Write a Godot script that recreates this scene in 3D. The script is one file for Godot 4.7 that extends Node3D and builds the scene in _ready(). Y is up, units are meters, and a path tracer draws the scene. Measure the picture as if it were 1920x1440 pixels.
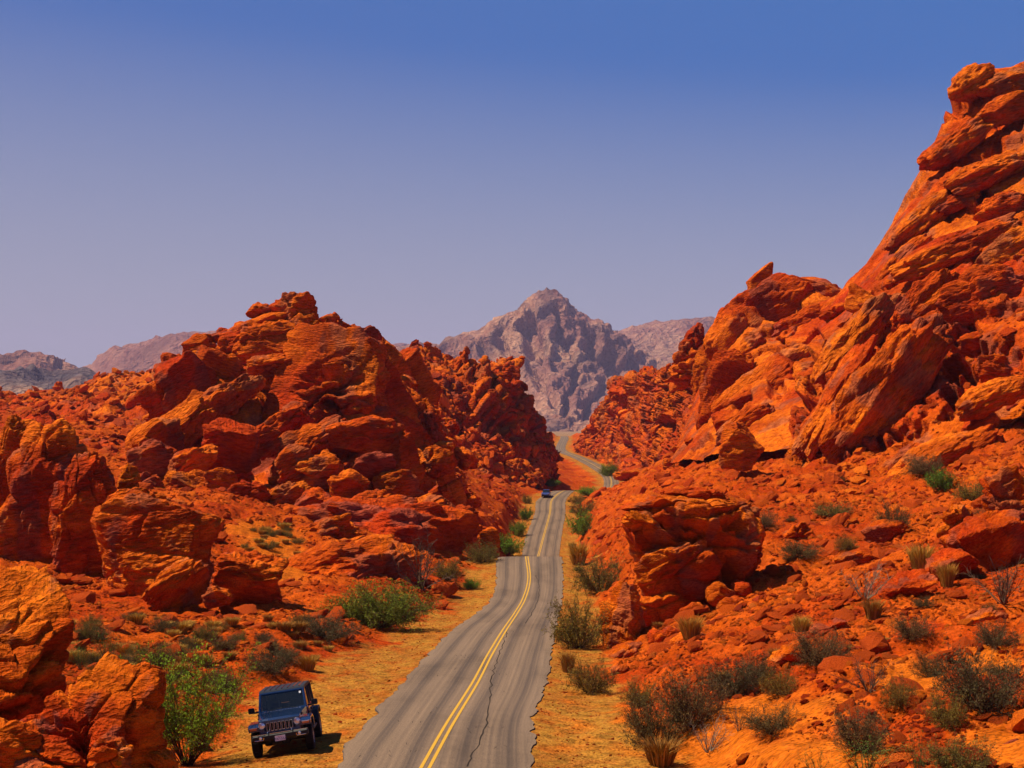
extends Node3D
# A desert road between red sandstone formations, a parked off-road vehicle, far mountains in haze.
# Pixel directions of the photograph (1920 x 1440) plus a distance along the ground give world points: pt(px, py, metres).

const FOCAL := 2667.0
const EYE := 9.84
const HORIZON := 800.0
var pitch := atan((HORIZON - 720.0) / FOCAL)

var rng := RandomNumberGenerator.new()
var n_fbm := FastNoiseLite.new()
var n_warp := FastNoiseLite.new()
var n_cell := FastNoiseLite.new()
var n_fine := FastNoiseLite.new()
var n_tone := FastNoiseLite.new()
var M := {}
var taken := {}
var t0 := 0

class Style:
	var big := 0.0        # size of broad swellings, metres of relief
	var big_f := 0.1
	var bed := 1.0        # thickness of beds
	var bed_a := 0.2      # how far beds stand proud
	var warp := 0.6
	var block := 4.0      # spacing of joints
	var crack := 0.4      # depth of joints
	var fine := 0.05
	var fine_f := 1.2
	var axes := Basis()   # rows across which the beds lie: local y
	var shift := Vector3.ZERO
	var outward := Vector3.ZERO

func style(bed: float, bed_a: float, block: float, crack: float, big: float, big_f: float, fine: float, fine_f: float, axes := Basis(), warp := 0.6) -> Style:
	var s := Style.new()
	s.bed = bed; s.bed_a = bed_a; s.block = block; s.crack = crack
	s.big = big; s.big_f = big_f; s.fine = fine; s.fine_f = fine_f
	s.axes = axes.inverse(); s.warp = warp
	return s

func stage(what: String) -> void:
	print("%s %d ms" % [what, Time.get_ticks_msec() - t0])

func pt(px: float, py: float, dist: float) -> Vector3:
	var y := -(py - 720.0) / FOCAL
	var yy := y * cos(pitch) + sin(pitch)
	var zz := y * sin(pitch) - cos(pitch)
	var t := dist / -zz
	return Vector3((px - 960.0) / FOCAL * t, EYE + yy * t, -dist)

func to_px(p: Vector3) -> Vector2:
	var x := p.x
	var y := (p.y - EYE) * cos(pitch) + p.z * sin(pitch)
	var z := -(p.y - EYE) * sin(pitch) + p.z * cos(pitch)
	return Vector2(960.0 + FOCAL * x / -z, 720.0 - FOCAL * y / -z)

func hash1(n: float) -> float:
	var s := sin(n * 127.1 + 11.7) * 43758.5453
	return s - floor(s)

# ---------------------------------------------------------------- naming
func numbered(called: String) -> String:
	var k: int = taken.get(called, -1) + 1
	taken[called] = k
	return called if k == 0 else "%s_%03d" % [called, k]

func meta(o: Node, label: String, category := "", group := "", kind := "") -> void:
	if label: o.set_meta("label", label)
	if category: o.set_meta("category", category)
	if group: o.set_meta("group", group)
	if kind: o.set_meta("kind", kind)

func thing(called: String, label: String, category: String, at := Vector3.ZERO, group := "") -> Node3D:
	var o := Node3D.new()
	o.name = numbered(called)
	add_child(o)
	o.position = at
	meta(o, label, category, group)
	return o

func part(called: String, mesh: Mesh, material: Material, parent: Node3D = null) -> MeshInstance3D:
	var o := MeshInstance3D.new()
	o.mesh = mesh
	if material: o.material_override = material
	if parent == null:
		o.name = numbered(called)
		add_child(o)
	else:
		o.name = called
		parent.add_child(o, true)
	return o

# ---------------------------------------------------------------- noise and materials
func setup_noise() -> void:
	n_fbm.noise_type = FastNoiseLite.TYPE_SIMPLEX; n_fbm.seed = 3; n_fbm.frequency = 1.0
	n_fbm.fractal_type = FastNoiseLite.FRACTAL_FBM; n_fbm.fractal_octaves = 3
	n_warp.noise_type = FastNoiseLite.TYPE_SIMPLEX; n_warp.seed = 8; n_warp.frequency = 1.0
	n_warp.fractal_type = FastNoiseLite.FRACTAL_FBM; n_warp.fractal_octaves = 2
	n_cell.noise_type = FastNoiseLite.TYPE_CELLULAR; n_cell.seed = 5; n_cell.frequency = 1.0
	n_cell.cellular_return_type = FastNoiseLite.RETURN_DISTANCE2_SUB; n_cell.cellular_jitter = 0.9
	n_cell.fractal_type = FastNoiseLite.FRACTAL_NONE
	n_fine.noise_type = FastNoiseLite.TYPE_SIMPLEX; n_fine.seed = 12; n_fine.frequency = 1.0
	n_fine.fractal_type = FastNoiseLite.FRACTAL_RIDGED; n_fine.fractal_octaves = 3
	n_tone.noise_type = FastNoiseLite.TYPE_SIMPLEX; n_tone.seed = 21; n_tone.frequency = 1.0
	n_tone.fractal_type = FastNoiseLite.FRACTAL_FBM; n_tone.fractal_octaves = 3

func noise_tex(seed_: int, freq: float, octaves: int, ramp: Array, size := 512, kind := FastNoiseLite.TYPE_SIMPLEX, fractal := FastNoiseLite.FRACTAL_FBM) -> NoiseTexture2D:
	var n := FastNoiseLite.new()
	n.noise_type = kind
	n.seed = seed_
	n.frequency = freq
	n.fractal_type = fractal
	n.fractal_octaves = octaves
	var t := NoiseTexture2D.new()
	t.width = size
	t.height = size
	t.seamless = true
	t.noise = n
	if ramp.size():
		var g := Gradient.new()
		g.offsets = PackedFloat32Array(range(ramp.size()).map(func(k): return float(k) / (ramp.size() - 1)))
		g.colors = PackedColorArray(ramp)
		t.color_ramp = g
	return t

func grey(v: float) -> Color:
	return Color(v, v, v)

func mat(albedo: Color, rough := 0.9, spec := 0.3) -> StandardMaterial3D:
	var m := StandardMaterial3D.new()
	m.albedo_color = albedo.linear_to_srgb()
	m.roughness = rough
	m.metallic_specular = spec
	return m

func rock_mat(scale: Vector3, relief_cm: float, tint := Color.WHITE) -> StandardMaterial3D:
	var m := mat(tint, 0.95, 0.15)
	m.vertex_color_use_as_albedo = true
	m.albedo_texture = M.t_rock
	m.heightmap_enabled = true
	m.heightmap_texture = M.t_rock_h
	m.heightmap_scale = relief_cm
	m.uv1_triplanar = true
	m.uv1_triplanar_sharpness = 4.0
	m.uv1_scale = scale
	m.detail_enabled = true
	m.detail_albedo = M.t_grain
	m.detail_blend_mode = BaseMaterial3D.BLEND_MODE_MUL
	m.detail_uv_layer = BaseMaterial3D.DETAIL_UV_2
	m.uv2_triplanar = true
	m.uv2_scale = Vector3.ONE * 0.37 * scale.y * 4.0
	return m

func setup_materials() -> void:
	M.t_rock = noise_tex(31, 0.012, 5, [Color(0.72, 0.62, 0.6), Color(0.86, 0.84, 0.84), Color(0.95, 0.97, 0.97), Color(1, 1, 1)], 1024)
	M.t_rock_h = noise_tex(32, 0.010, 6, [], 1024, FastNoiseLite.TYPE_SIMPLEX, FastNoiseLite.FRACTAL_RIDGED)
	M.t_grain = noise_tex(33, 0.05, 4, [grey(0.62), grey(0.9), grey(1.0), grey(1.0)], 512)
	M.t_soil = noise_tex(34, 0.03, 6, [grey(0.5), grey(0.82), grey(1.0), grey(1.0)], 1024)
	M.t_soil_h = noise_tex(35, 0.04, 6, [], 1024)
	# beds: the pattern is stretched along the beds (local x and z) and close across them (local y)
	M.rock_near = rock_mat(Vector3(0.22, 0.5, 0.22), 10.0)
	M.rock_mid = rock_mat(Vector3(0.06, 0.19, 0.06), 30.0)
	M.rock_far = rock_mat(Vector3(0.035, 0.07, 0.035), 60.0)
	M.mountain = rock_mat(Vector3(0.0016, 0.0016, 0.0016), 1500.0)
	M.rock_block = rock_mat(Vector3(0.2, 0.5, 0.2), 18.0)
	M.rubble_far = rock_mat(Vector3(0.3, 0.5, 0.3), 10.0)
	M.rubble_one = rock_mat(Vector3(0.8, 1.6, 0.8), 4.0, Color(0.52, 0.072, 0.008))
	M.rubble = rock_mat(Vector3(0.5, 1.6, 0.5), 5.0)
	var s := mat(Color.WHITE, 0.97, 0.1)
	s.vertex_color_use_as_albedo = true
	s.albedo_texture = M.t_soil
	s.heightmap_enabled = true
	s.heightmap_texture = M.t_soil_h
	s.heightmap_scale = 4.0
	s.uv1_triplanar = true
	s.uv1_world_triplanar = true
	s.uv1_scale = Vector3(0.17, 0.17, 0.17)
	s.detail_enabled = true
	s.detail_albedo = M.t_grain
	s.detail_blend_mode = BaseMaterial3D.BLEND_MODE_MUL
	s.detail_uv_layer = BaseMaterial3D.DETAIL_UV_2
	s.uv2_triplanar = true
	s.uv2_world_triplanar = true
	s.uv2_scale = Vector3.ONE * 0.041
	M.soil = s

# ---------------------------------------------------------------- light
func setup_view() -> void:
	var cam := Camera3D.new()
	cam.name = "camera"
	cam.fov = rad_to_deg(2.0 * atan(720.0 / FOCAL))
	cam.near = 0.5
	cam.far = 40000.0
	add_child(cam)
	cam.position = Vector3(0, EYE, 0)
	cam.rotation.x = pitch
	cam.current = true
	var sun := DirectionalLight3D.new()
	sun.name = "sun"
	sun.light_energy = 1.6
	sun.light_color = Color(1.0, 0.94, 0.82)
	sun.light_angular_distance = 0.5
	sun.shadow_enabled = true
	add_child(sun)
	sun.look_at_from_position(SUN, Vector3.ZERO, Vector3.UP)
	var env := Environment.new()
	env.background_mode = Environment.BG_SKY
	env.tonemap_mode = Environment.TONE_MAPPER_LINEAR
	env.tonemap_exposure = 1.45
	env.sdfgi_enabled = true
	env.ssao_enabled = true
	env.ssil_enabled = true
	env.fog_enabled = true
	env.fog_density = 0.000045
	env.fog_light_color = Color(0.82, 0.76, 0.95)
	var sky := Sky.new()
	var pm := PanoramaSkyMaterial.new()
	pm.panorama = ImageTexture.create_from_image(sky_image())
	sky.sky_material = pm
	env.sky = sky
	env.background_energy_multiplier = 1.0
	var we := WorldEnvironment.new()
	we.name = "daylight"
	we.environment = env
	add_child(we)

const SUN := Vector3(-0.54, 0.84, -0.05)   # towards the sun: high, beyond the road and to its west

# Clear desert air: greyish lavender dust low down, deep blue above, whiter on the sun's side.
func sky_image() -> Image:
	var w := 512
	var h := 256
	var im := Image.create(w, h, false, Image.FORMAT_RGBF)
	var s := SUN.normalized()
	for j in h:
		var el := PI * (0.5 - (j + 0.5) / h)
		for i in w:
			var az := TAU * ((i + 0.5) / w - 0.5)   # 0 looks along -z
			var d := Vector3(-sin(az) * cos(el), sin(el), -cos(az) * cos(el))
			var y := maxf(d.y, 0.0)
			var side := 0.5 + 0.5 * Vector2(d.x, d.z).normalized().dot(Vector2(s.x, s.z).normalized())
			var near := smoothstep(0.05, 0.85, side)
			var t := clampf(y / (0.21 + 0.09 * near), 0.0, 1.0)
			t = t * t * (1.6 - 0.6 * t)
			var low := Vector3(0.235, 0.262, 0.312).lerp(Vector3(0.265, 0.268, 0.315), near)
			var mid := Vector3(0.013, 0.104, 0.322).lerp(Vector3(0.040, 0.106, 0.308), near)
			var c := low.lerp(mid, t)
			var hi := clampf((y - 0.3) / 0.7, 0.0, 1.0)
			c = c.lerp(Vector3(0.014, 0.060, 0.215), hi)
			im.set_pixel(i, j, Color(c.x, c.y, c.z))
	return im

# ---------------------------------------------------------------- rock relief
func relief(p: Vector3, s: Style) -> float:
	var q := s.axes * p + s.shift
	var d := 0.0
	if s.big > 0.0:
		d += s.big * n_fbm.get_noise_3dv(q * s.big_f)
	if s.bed_a > 0.0:
		var w := q.y + s.warp * s.bed * 1.6 * n_warp.get_noise_3d(q.x * 0.22 / s.bed, q.y * 0.25 / s.bed, q.z * 0.22 / s.bed)
		var t := w / s.bed
		t += 0.9 * n_warp.get_noise_2d(t * 0.31, 3.3)
		var k := floorf(t)
		var f := t - k
		var e := absf(2.0 * f - 1.0)
		e = e * e
		e = e * e
		var hard := hash1(k)
		var fade := clampf(0.55 + 1.3 * n_warp.get_noise_3d(q.x * 0.13 / s.bed + 7.0, q.y * 0.2 / s.bed, q.z * 0.13 / s.bed), 0.05, 1.0)
		d += s.bed_a * fade * (hard * 1.3 - 0.5 - e * (0.5 + 0.6 * hash1(k + 0.5)))
	if s.crack > 0.0:
		var c := n_cell.get_noise_3d(q.x / s.block, q.y / (s.block * 0.55), q.z / s.block) + 1.0
		var g := clampf(1.0 - c * 5.0, 0.0, 1.0)
		d -= s.crack * g * g * clampf(0.6 + 1.6 * n_warp.get_noise_3dv(q / (s.block * 2.0)), 0.0, 1.0)
		d += s.crack * 0.35 * minf(c, 0.8)
	if s.fine > 0.0:
		d += s.fine * n_fine.get_noise_3d(q.x * s.fine_f, q.y * s.fine_f * 2.0, q.z * s.fine_f)
	return d

# iron-red and ochre sandstone, with dark desert varnish where water has run
var C_ORANGE := Vector3(0.66, 0.096, 0.006)
var C_RED := Vector3(0.50, 0.042, 0.005)
var C_GOLD := Vector3(0.74, 0.160, 0.009)
var C_VARNISH := Vector3(0.17, 0.085, 0.065)

func rock_tone(p: Vector3, size: float, varnish: float, red: float) -> Color:
	var a := n_tone.get_noise_3d(p.x / size, p.y * 1.6 / size, p.z / size)
	var b := n_tone.get_noise_3d(p.x * 3.1 / size + 40.0, p.y * 6.0 / size, p.z * 3.1 / size)
	var c := C_ORANGE
	c = c.lerp(C_RED, clampf(red + 1.3 * a, 0.0, 1.0))
	c = c.lerp(C_GOLD, clampf(0.25 - 1.1 * a + 0.7 * b - red * 0.5, 0.0, 0.8))
	if varnish > 0.0:
		var v := n_tone.get_noise_3d(p.x * 4.0 / size - 90.0, p.y * 0.8 / size, p.z * 4.0 / size)
		c = c.lerp(C_VARNISH, varnish * smoothstep(0.12, 0.34, v))
	c *= 1.0 + 0.42 * b
	return Color(c.x, c.y, c.z)

# ---------------------------------------------------------------- grooves and hollows on a formation
# A hollow is a line on the photograph with a half-width in pixels and a depth in metres; it is pressed into the surface that the line lies on.
class Carving:
	var lo := Vector2.ZERO
	var cell := 3.0
	var w := 0
	var h := 0
	var depth := PackedFloat32Array()
	func at(p: Vector2) -> float:
		var x := (p.x - lo.x) / cell
		var y := (p.y - lo.y) / cell
		if x < 0.0 or y < 0.0 or x >= w - 1.001 or y >= h - 1.001:
			return 0.0
		var i := int(x)
		var j := int(y)
		var fx := x - i
		var fy := y - j
		var a := depth[j * w + i]
		var b := depth[j * w + i + 1]
		var c := depth[(j + 1) * w + i]
		var d := depth[(j + 1) * w + i + 1]
		return lerpf(lerpf(a, b, fx), lerpf(c, d, fx), fy)

# lines: [half-width px, depth m, x0, y0, x1, y1, ...]; a negative depth raises a rib
func carving(x0: float, y0: float, x1: float, y1: float, lines: Array) -> Carving:
	var c := Carving.new()
	c.lo = Vector2(x0, y0)
	c.w = int((x1 - x0) / c.cell) + 1
	c.h = int((y1 - y0) / c.cell) + 1
	c.depth.resize(c.w * c.h)
	for l in lines:
		var r: float = l[0]
		var deep: float = l[1]
		var pts := []
		for k in range(2, l.size(), 2):
			pts.append(Vector2(l[k], l[k + 1]))
		if pts.size() == 1:
			pts.append(pts[0] + Vector2(0.1, 0))
		var best := {}
		for k in pts.size() - 1:
			var a: Vector2 = pts[k]
			var b: Vector2 = pts[k + 1]
			var i0 := maxi(0, int((minf(a.x, b.x) - r - x0) / c.cell))
			var i1 := mini(c.w - 1, int((maxf(a.x, b.x) + r - x0) / c.cell) + 1)
			var j0 := maxi(0, int((minf(a.y, b.y) - r - y0) / c.cell))
			var j1 := mini(c.h - 1, int((maxf(a.y, b.y) + r - y0) / c.cell) + 1)
			for j in range(j0, j1 + 1):
				for i in range(i0, i1 + 1):
					var p := Vector2(x0 + i * c.cell, y0 + j * c.cell)
					p += Vector2(n_warp.get_noise_2d(p.x * 0.02, p.y * 0.02), n_warp.get_noise_2d(p.x * 0.02 + 9.0, p.y * 0.02)) * r * 0.9
					var q := Geometry2D.get_closest_point_to_segment(p, a, b)
					var e := p.distance_to(q) / r
					if e < 1.0:
						var v := 1.0 - e * e
						var key := j * c.w + i
						if v > best.get(key, 0.0):
							best[key] = v
		for key in best:
			c.depth[key] += deep * best[key]
	return c

# ---------------------------------------------------------------- sheets of rock through control points
func cat(a: Vector3, b: Vector3, c: Vector3, d: Vector3, t: float) -> Vector3:
	return b.cubic_interpolate(c, a, d, t)

# rows of world points, bottom to top, each left to right
func sheet_base(rows: Array, nu: int, nv: int) -> PackedVector3Array:
	var nr := rows.size()
	var nc: int = rows[0].size()
	var wide := []
	for r in rows:
		var line := PackedVector3Array()
		line.resize(nu)
		for i in nu:
			var f := float(i) / (nu - 1) * (nc - 1)
			var k := mini(int(f), nc - 2)
			line[i] = cat(r[maxi(k - 1, 0)], r[k], r[k + 1], r[mini(k + 2, nc - 1)], f - k)
		wide.append(line)
	# rows at even spacing along the middle column's length
	var lens := [0.0]
	for k in range(1, nr):
		var dsum := 0.0
		for i in range(0, nu, maxi(1, nu / 12)):
			dsum += wide[k][i].distance_to(wide[k - 1][i])
		lens.append(lens[-1] + dsum)
	var out := PackedVector3Array()
	out.resize(nu * nv)
	for j in nv:
		var at: float = float(j) / (nv - 1) * lens[-1]
		var k := 0
		while k < nr - 2 and lens[k + 1] < at:
			k += 1
		var t: float = clampf((at - lens[k]) / maxf(lens[k + 1] - lens[k], 1e-6), 0.0, 1.0)
		var ra: PackedVector3Array = wide[maxi(k - 1, 0)]
		var rb: PackedVector3Array = wide[k]
		var rc: PackedVector3Array = wide[k + 1]
		var rd: PackedVector3Array = wide[mini(k + 2, nr - 1)]
		for i in nu:
			out[j * nu + i] = cat(ra[i], rb[i], rc[i], rd[i], t)
	return out

func grid_normals(p: PackedVector3Array, nu: int, nv: int) -> PackedVector3Array:
	var n := PackedVector3Array()
	n.resize(nu * nv)
	for j in nv:
		var up := mini(j + 1, nv - 1) * nu
		var dn := maxi(j - 1, 0) * nu
		for i in nu:
			var du := p[j * nu + mini(i + 1, nu - 1)] - p[j * nu + maxi(i - 1, 0)]
			var dv := p[up + i] - p[dn + i]
			n[j * nu + i] = du.cross(dv).normalized()
	return n

var grid_cache := {}
func grid_index(nu: int, nv: int) -> PackedInt32Array:
	var key := nu * 100000 + nv
	if grid_cache.has(key):
		return grid_cache[key]
	var ix := PackedInt32Array()
	ix.resize((nu - 1) * (nv - 1) * 6)
	var o := 0
	for j in nv - 1:
		for i in nu - 1:
			var a := j * nu + i
			ix[o] = a; ix[o + 1] = a + nu; ix[o + 2] = a + 1
			ix[o + 3] = a + 1; ix[o + 4] = a + nu; ix[o + 5] = a + nu + 1
			o += 6
	grid_cache[key] = ix
	return ix

func mesh_of(v: PackedVector3Array, n: PackedVector3Array, c: PackedColorArray, ix: PackedInt32Array, uv := PackedVector2Array()) -> ArrayMesh:
	var a := []
	a.resize(Mesh.ARRAY_MAX)
	a[Mesh.ARRAY_VERTEX] = v
	a[Mesh.ARRAY_NORMAL] = n
	if c.size(): a[Mesh.ARRAY_COLOR] = c
	if uv.size(): a[Mesh.ARRAY_TEX_UV] = uv
	a[Mesh.ARRAY_INDEX] = ix
	var m := ArrayMesh.new()
	m.add_surface_from_arrays(Mesh.PRIMITIVE_TRIANGLES, a)
	return m

# a formation that is one body: control rows as [px, py, metres], a style, carvings, colour
var sheet_points := {}
func sheet(called: String, rows: Array, nu: int, nv: int, s: Style, carve: Carving, material: Material, tone: Array, back: float, parent: Node3D = null, keep := "") -> MeshInstance3D:
	var w := []
	for r in rows:
		var line := PackedVector3Array()
		for e in r:
			line.append(pt(e[0], e[1], e[2]))
		w.append(line)
	var top: PackedVector3Array = w[-1]
	for k in 2:   # over the crest and down behind
		var line := PackedVector3Array()
		for p in top:
			var out := Vector3(p.x, 0, p.z).normalized()
			line.append(p + out * back * (0.45 if k == 0 else 1.0) + Vector3(0, -back * (0.16 if k == 0 else 0.9), 0))
		w.append(line)
	var base := sheet_base(w, nu, nv)
	var nrm := grid_normals(base, nu, nv)
	if s.outward != Vector3.ZERO:   # swell one way, so that folds do not pinch
		for k in nrm.size(): nrm[k] = nrm[k].lerp(s.outward, 0.75).normalized()
	var at: Vector3 = base[nu / 2]
	if parent: at = parent.position
	var turn := s.axes.inverse()
	var v := PackedVector3Array()
	v.resize(nu * nv)
	var col := PackedColorArray()
	col.resize(nu * nv)
	for k in nu * nv:
		var p := base[k]
		var d := relief(p, s)
		if carve:
			d -= carve.at(to_px(p))
		var q := p + nrm[k] * d
		v[k] = q
		col[k] = rock_tone(p, tone[0], tone[1], tone[2])
	var n2 := grid_normals(v, nu, nv)
	if keep:
		sheet_points[keep] = [v, n2, nu, nv]
	var lv := PackedVector3Array()
	lv.resize(nu * nv)
	var ln := PackedVector3Array()
	ln.resize(nu * nv)
	for k in nu * nv:
		lv[k] = s.axes * (v[k] - at)
		ln[k] = s.axes * n2[k]
	var o := part(called, mesh_of(lv, ln, col, grid_index(nu, nv)), material, parent)
	o.transform = Transform3D(turn, Vector3.ZERO if parent else at)
	return o

# ---------------------------------------------------------------- single rocks
var ball_cache := {}
func ball(n: int) -> Array:
	if ball_cache.has(n):
		return ball_cache[n]
	var key_of := {}
	var dirs := PackedVector3Array()
	var ix := PackedInt32Array()
	var faces := [[Vector3.RIGHT, Vector3.UP, Vector3.BACK], [Vector3.LEFT, Vector3.UP, Vector3.FORWARD], [Vector3.UP, Vector3.BACK, Vector3.RIGHT], [Vector3.DOWN, Vector3.FORWARD, Vector3.RIGHT], [Vector3.BACK, Vector3.UP, Vector3.LEFT], [Vector3.FORWARD, Vector3.UP, Vector3.RIGHT]]
	for f in faces:
		var ids := PackedInt32Array()
		for j in n + 1:
			for i in n + 1:
				var a := tan((float(i) / n - 0.5) * PI * 0.5)
				var b := tan((float(j) / n - 0.5) * PI * 0.5)
				var d: Vector3 = (f[0] + f[2] * a + f[1] * b)
				var key := Vector3i((d * 100000.0).round())
				if not key_of.has(key):
					key_of[key] = dirs.size()
					dirs.append(d.normalized())
				ids.append(key_of[key])
		var flip: bool = f[0].dot(f[2].cross(f[1])) > 0.0
		for j in n:
			for i in n:
				var a := ids[j * (n + 1) + i]
				var b := ids[j * (n + 1) + i + 1]
				var c := ids[(j + 1) * (n + 1) + i]
				var d := ids[(j + 1) * (n + 1) + i + 1]
				if flip:
					ix.append_array([a, c, b, b, c, d])
				else:
					ix.append_array([a, b, c, b, d, c])
	ball_cache[n] = [dirs, ix]
	return ball_cache[n]

func tri_normals(v: PackedVector3Array, ix: PackedInt32Array) -> PackedVector3Array:
	var n := PackedVector3Array()
	n.resize(v.size())
	for k in range(0, ix.size(), 3):
		var a := ix[k]
		var b := ix[k + 1]
		var c := ix[k + 2]
		var x := (v[c] - v[a]).cross(v[b] - v[a])
		n[a] += x
		n[b] += x
		n[c] += x
	for k in n.size():
		n[k] = n[k].normalized()
	return n

# cuts shape the body only (flat breaks in the rock; the colour is the same all round): [normal x, y, z in the rock's own unit space, how far out 0..1]
func rock_mesh(half: Vector3, n: int, square: float, seed_: int, s: Style, cuts: Array, tone: Array, rough_cuts := 5, lump := 0.16, carve: Carving = null, xf := Transform3D()) -> ArrayMesh:
	var r := RandomNumberGenerator.new()
	r.seed = seed_
	var planes := []
	for c in cuts:
		planes.append([Vector3(c[0], c[1], c[2]).normalized(), c[3]])
	for k in rough_cuts:
		var d := Vector3(r.randfn(), r.randfn(), r.randfn()).normalized()
		planes.append([d, r.randf_range(0.74, 0.95)])
	var b := ball(n)
	var dirs: PackedVector3Array = b[0]
	var ix: PackedInt32Array = b[1]
	var v := PackedVector3Array()
	v.resize(dirs.size())
	var col := PackedColorArray()
	col.resize(dirs.size())
	var off := Vector3(r.randf() * 50.0, r.randf() * 50.0, r.randf() * 50.0)
	s.shift = off * 3.0
	var mean := (half.x + half.y + half.z) / 3.0
	for k in dirs.size():
		var d := dirs[k]
		var rad := pow(pow(absf(d.x), square) + pow(absf(d.y), square) + pow(absf(d.z), square), -1.0 / square)
		rad *= 1.0 + lump * 2.0 * n_warp.get_noise_3dv(d * 0.9 + off) + lump * 0.7 * n_warp.get_noise_3dv(d * 2.3 + off)
		for pl in planes:
			var e: float = d.dot(pl[0])
			if e > 0.05:
				var lim: float = pl[1] / e
				if rad > lim:
					rad = lim + (rad - lim) * 0.06
		var p := d * rad * half
		var out := Vector3(d.x / half.x, d.y / half.y, d.z / half.z).normalized().lerp(p.normalized(), 0.5)
		var rise := relief(p, s)
		if carve: rise -= carve.at(to_px(xf * p))
		v[k] = p + out * rise
		col[k] = rock_tone(p + off, tone[0], tone[1], tone[2])
	return mesh_of(v, tri_normals(v, ix), col, ix)

# a rock seen at (cx, cy), w by h pixels, at a distance; roll turns it in the plane of the picture, turn about the upright
func rock_at(called: String, parent: Node3D, cx: float, cy: float, w: float, h: float, dist: float, roll: float, deep: float, square: float, seed_: int, s: Style, cuts: Array, material: Material, tone: Array, turn := 0.0, rough_cuts := 5, lump := 0.16, carve: Carving = null) -> MeshInstance3D:
	var k := dist / FOCAL
	var half := Vector3(w * k * 0.5, h * k * 0.5, w * k * 0.5 * deep)
	var n := clampi(int(maxf(w, h) * 0.30), 9, 72)
	var xf := Transform3D(Basis(Vector3.BACK, deg_to_rad(roll)) * Basis(Vector3.UP, deg_to_rad(turn)), pt(cx, cy, dist))
	var m := rock_mesh(half, n, square, seed_, s, cuts, tone, rough_cuts, lump, carve, xf)
	var o := part(called, m, material, parent)
	if parent: xf.origin -= parent.position
	o.transform = xf
	return o

# ---------------------------------------------------------------- road line and lie of the land
# metres ahead, picture row, left edge, right edge of the asphalt
const ROAD := [
	[18, 2170, 60, 1050], [22, 1890, 250, 1030], [30, 1600, 470, 1015], [40, 1440, 622, 1006], [43.5, 1400, 652, 1002], [48, 1358, 690, 1000], [58, 1293, 743, 1022], [72, 1227, 803, 1034],
	[86, 1180, 850, 1042], [100, 1150, 893, 1049], [112, 1125, 920, 1053], [128, 1085, 931, 1056], [141, 1048, 932, 1054], [165, 1057, 945, 1050], [190, 1067, 960, 1049], [215, 1058, 970, 1048],
	[235, 1043, 977, 1048], [262, 1003, 987, 1053], [295, 962, 1003, 1060], [318, 936, 1009, 1062], [335, 921, 1036, 1076], [360, 926, 1066, 1098], [400, 933, 1100, 1130], [450, 921, 1128, 1158],
	[500, 897, 1131, 1158], [560, 876, 1106, 1134], [620, 858, 1073, 1097], [690, 848, 1048, 1068], [760, 841, 1042, 1060], [830, 832, 1045, 1062], [900, 823, 1050, 1066], [1000, 818, 1050, 1064]]
var road_l := PackedVector3Array()
var road_r := PackedVector3Array()
const ROAD_0 := 18.0
const ROAD_STEP := 0.3

func make_road_line() -> void:
	var d := []
	var l := []
	var r := []
	for e in ROAD:
		d.append(float(e[0]))
		l.append(pt(e[2], e[1], e[0]))
		r.append(pt(e[3], e[1], e[0]))
	var at := ROAD_0
	var k := 0
	var top: float = d[-1]
	while at <= top:
		while k < d.size() - 2 and d[k + 1] < at:
			k += 1
		var a := maxi(k - 1, 0)
		var e := mini(k + 2, d.size() - 1)
		var t: float = (at - d[k]) / (d[k + 1] - d[k])
		var pre: float = d[a] - d[k]
		var step: float = d[k + 1] - d[k]
		var post: float = d[e] - d[k]
		if a == k: pre = -step
		if e == k + 1: post = step * 2.0
		road_l.append(l[k].cubic_interpolate_in_time(l[k + 1], l[a], l[e], t, step, pre, post))
		road_r.append(r[k].cubic_interpolate_in_time(r[k + 1], r[a], r[e], t, step, pre, post))
		at += ROAD_STEP

func road_at(dist: float) -> Array:   # left x, right x, height
	var f := clampf((dist - ROAD_0) / ROAD_STEP, 0.0, road_l.size() - 1.001)
	var k := int(f)
	var a := road_l[k].lerp(road_l[k + 1], f - k)
	var b := road_r[k].lerp(road_r[k + 1], f - k)
	return [a.x, b.x, a.y]

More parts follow.
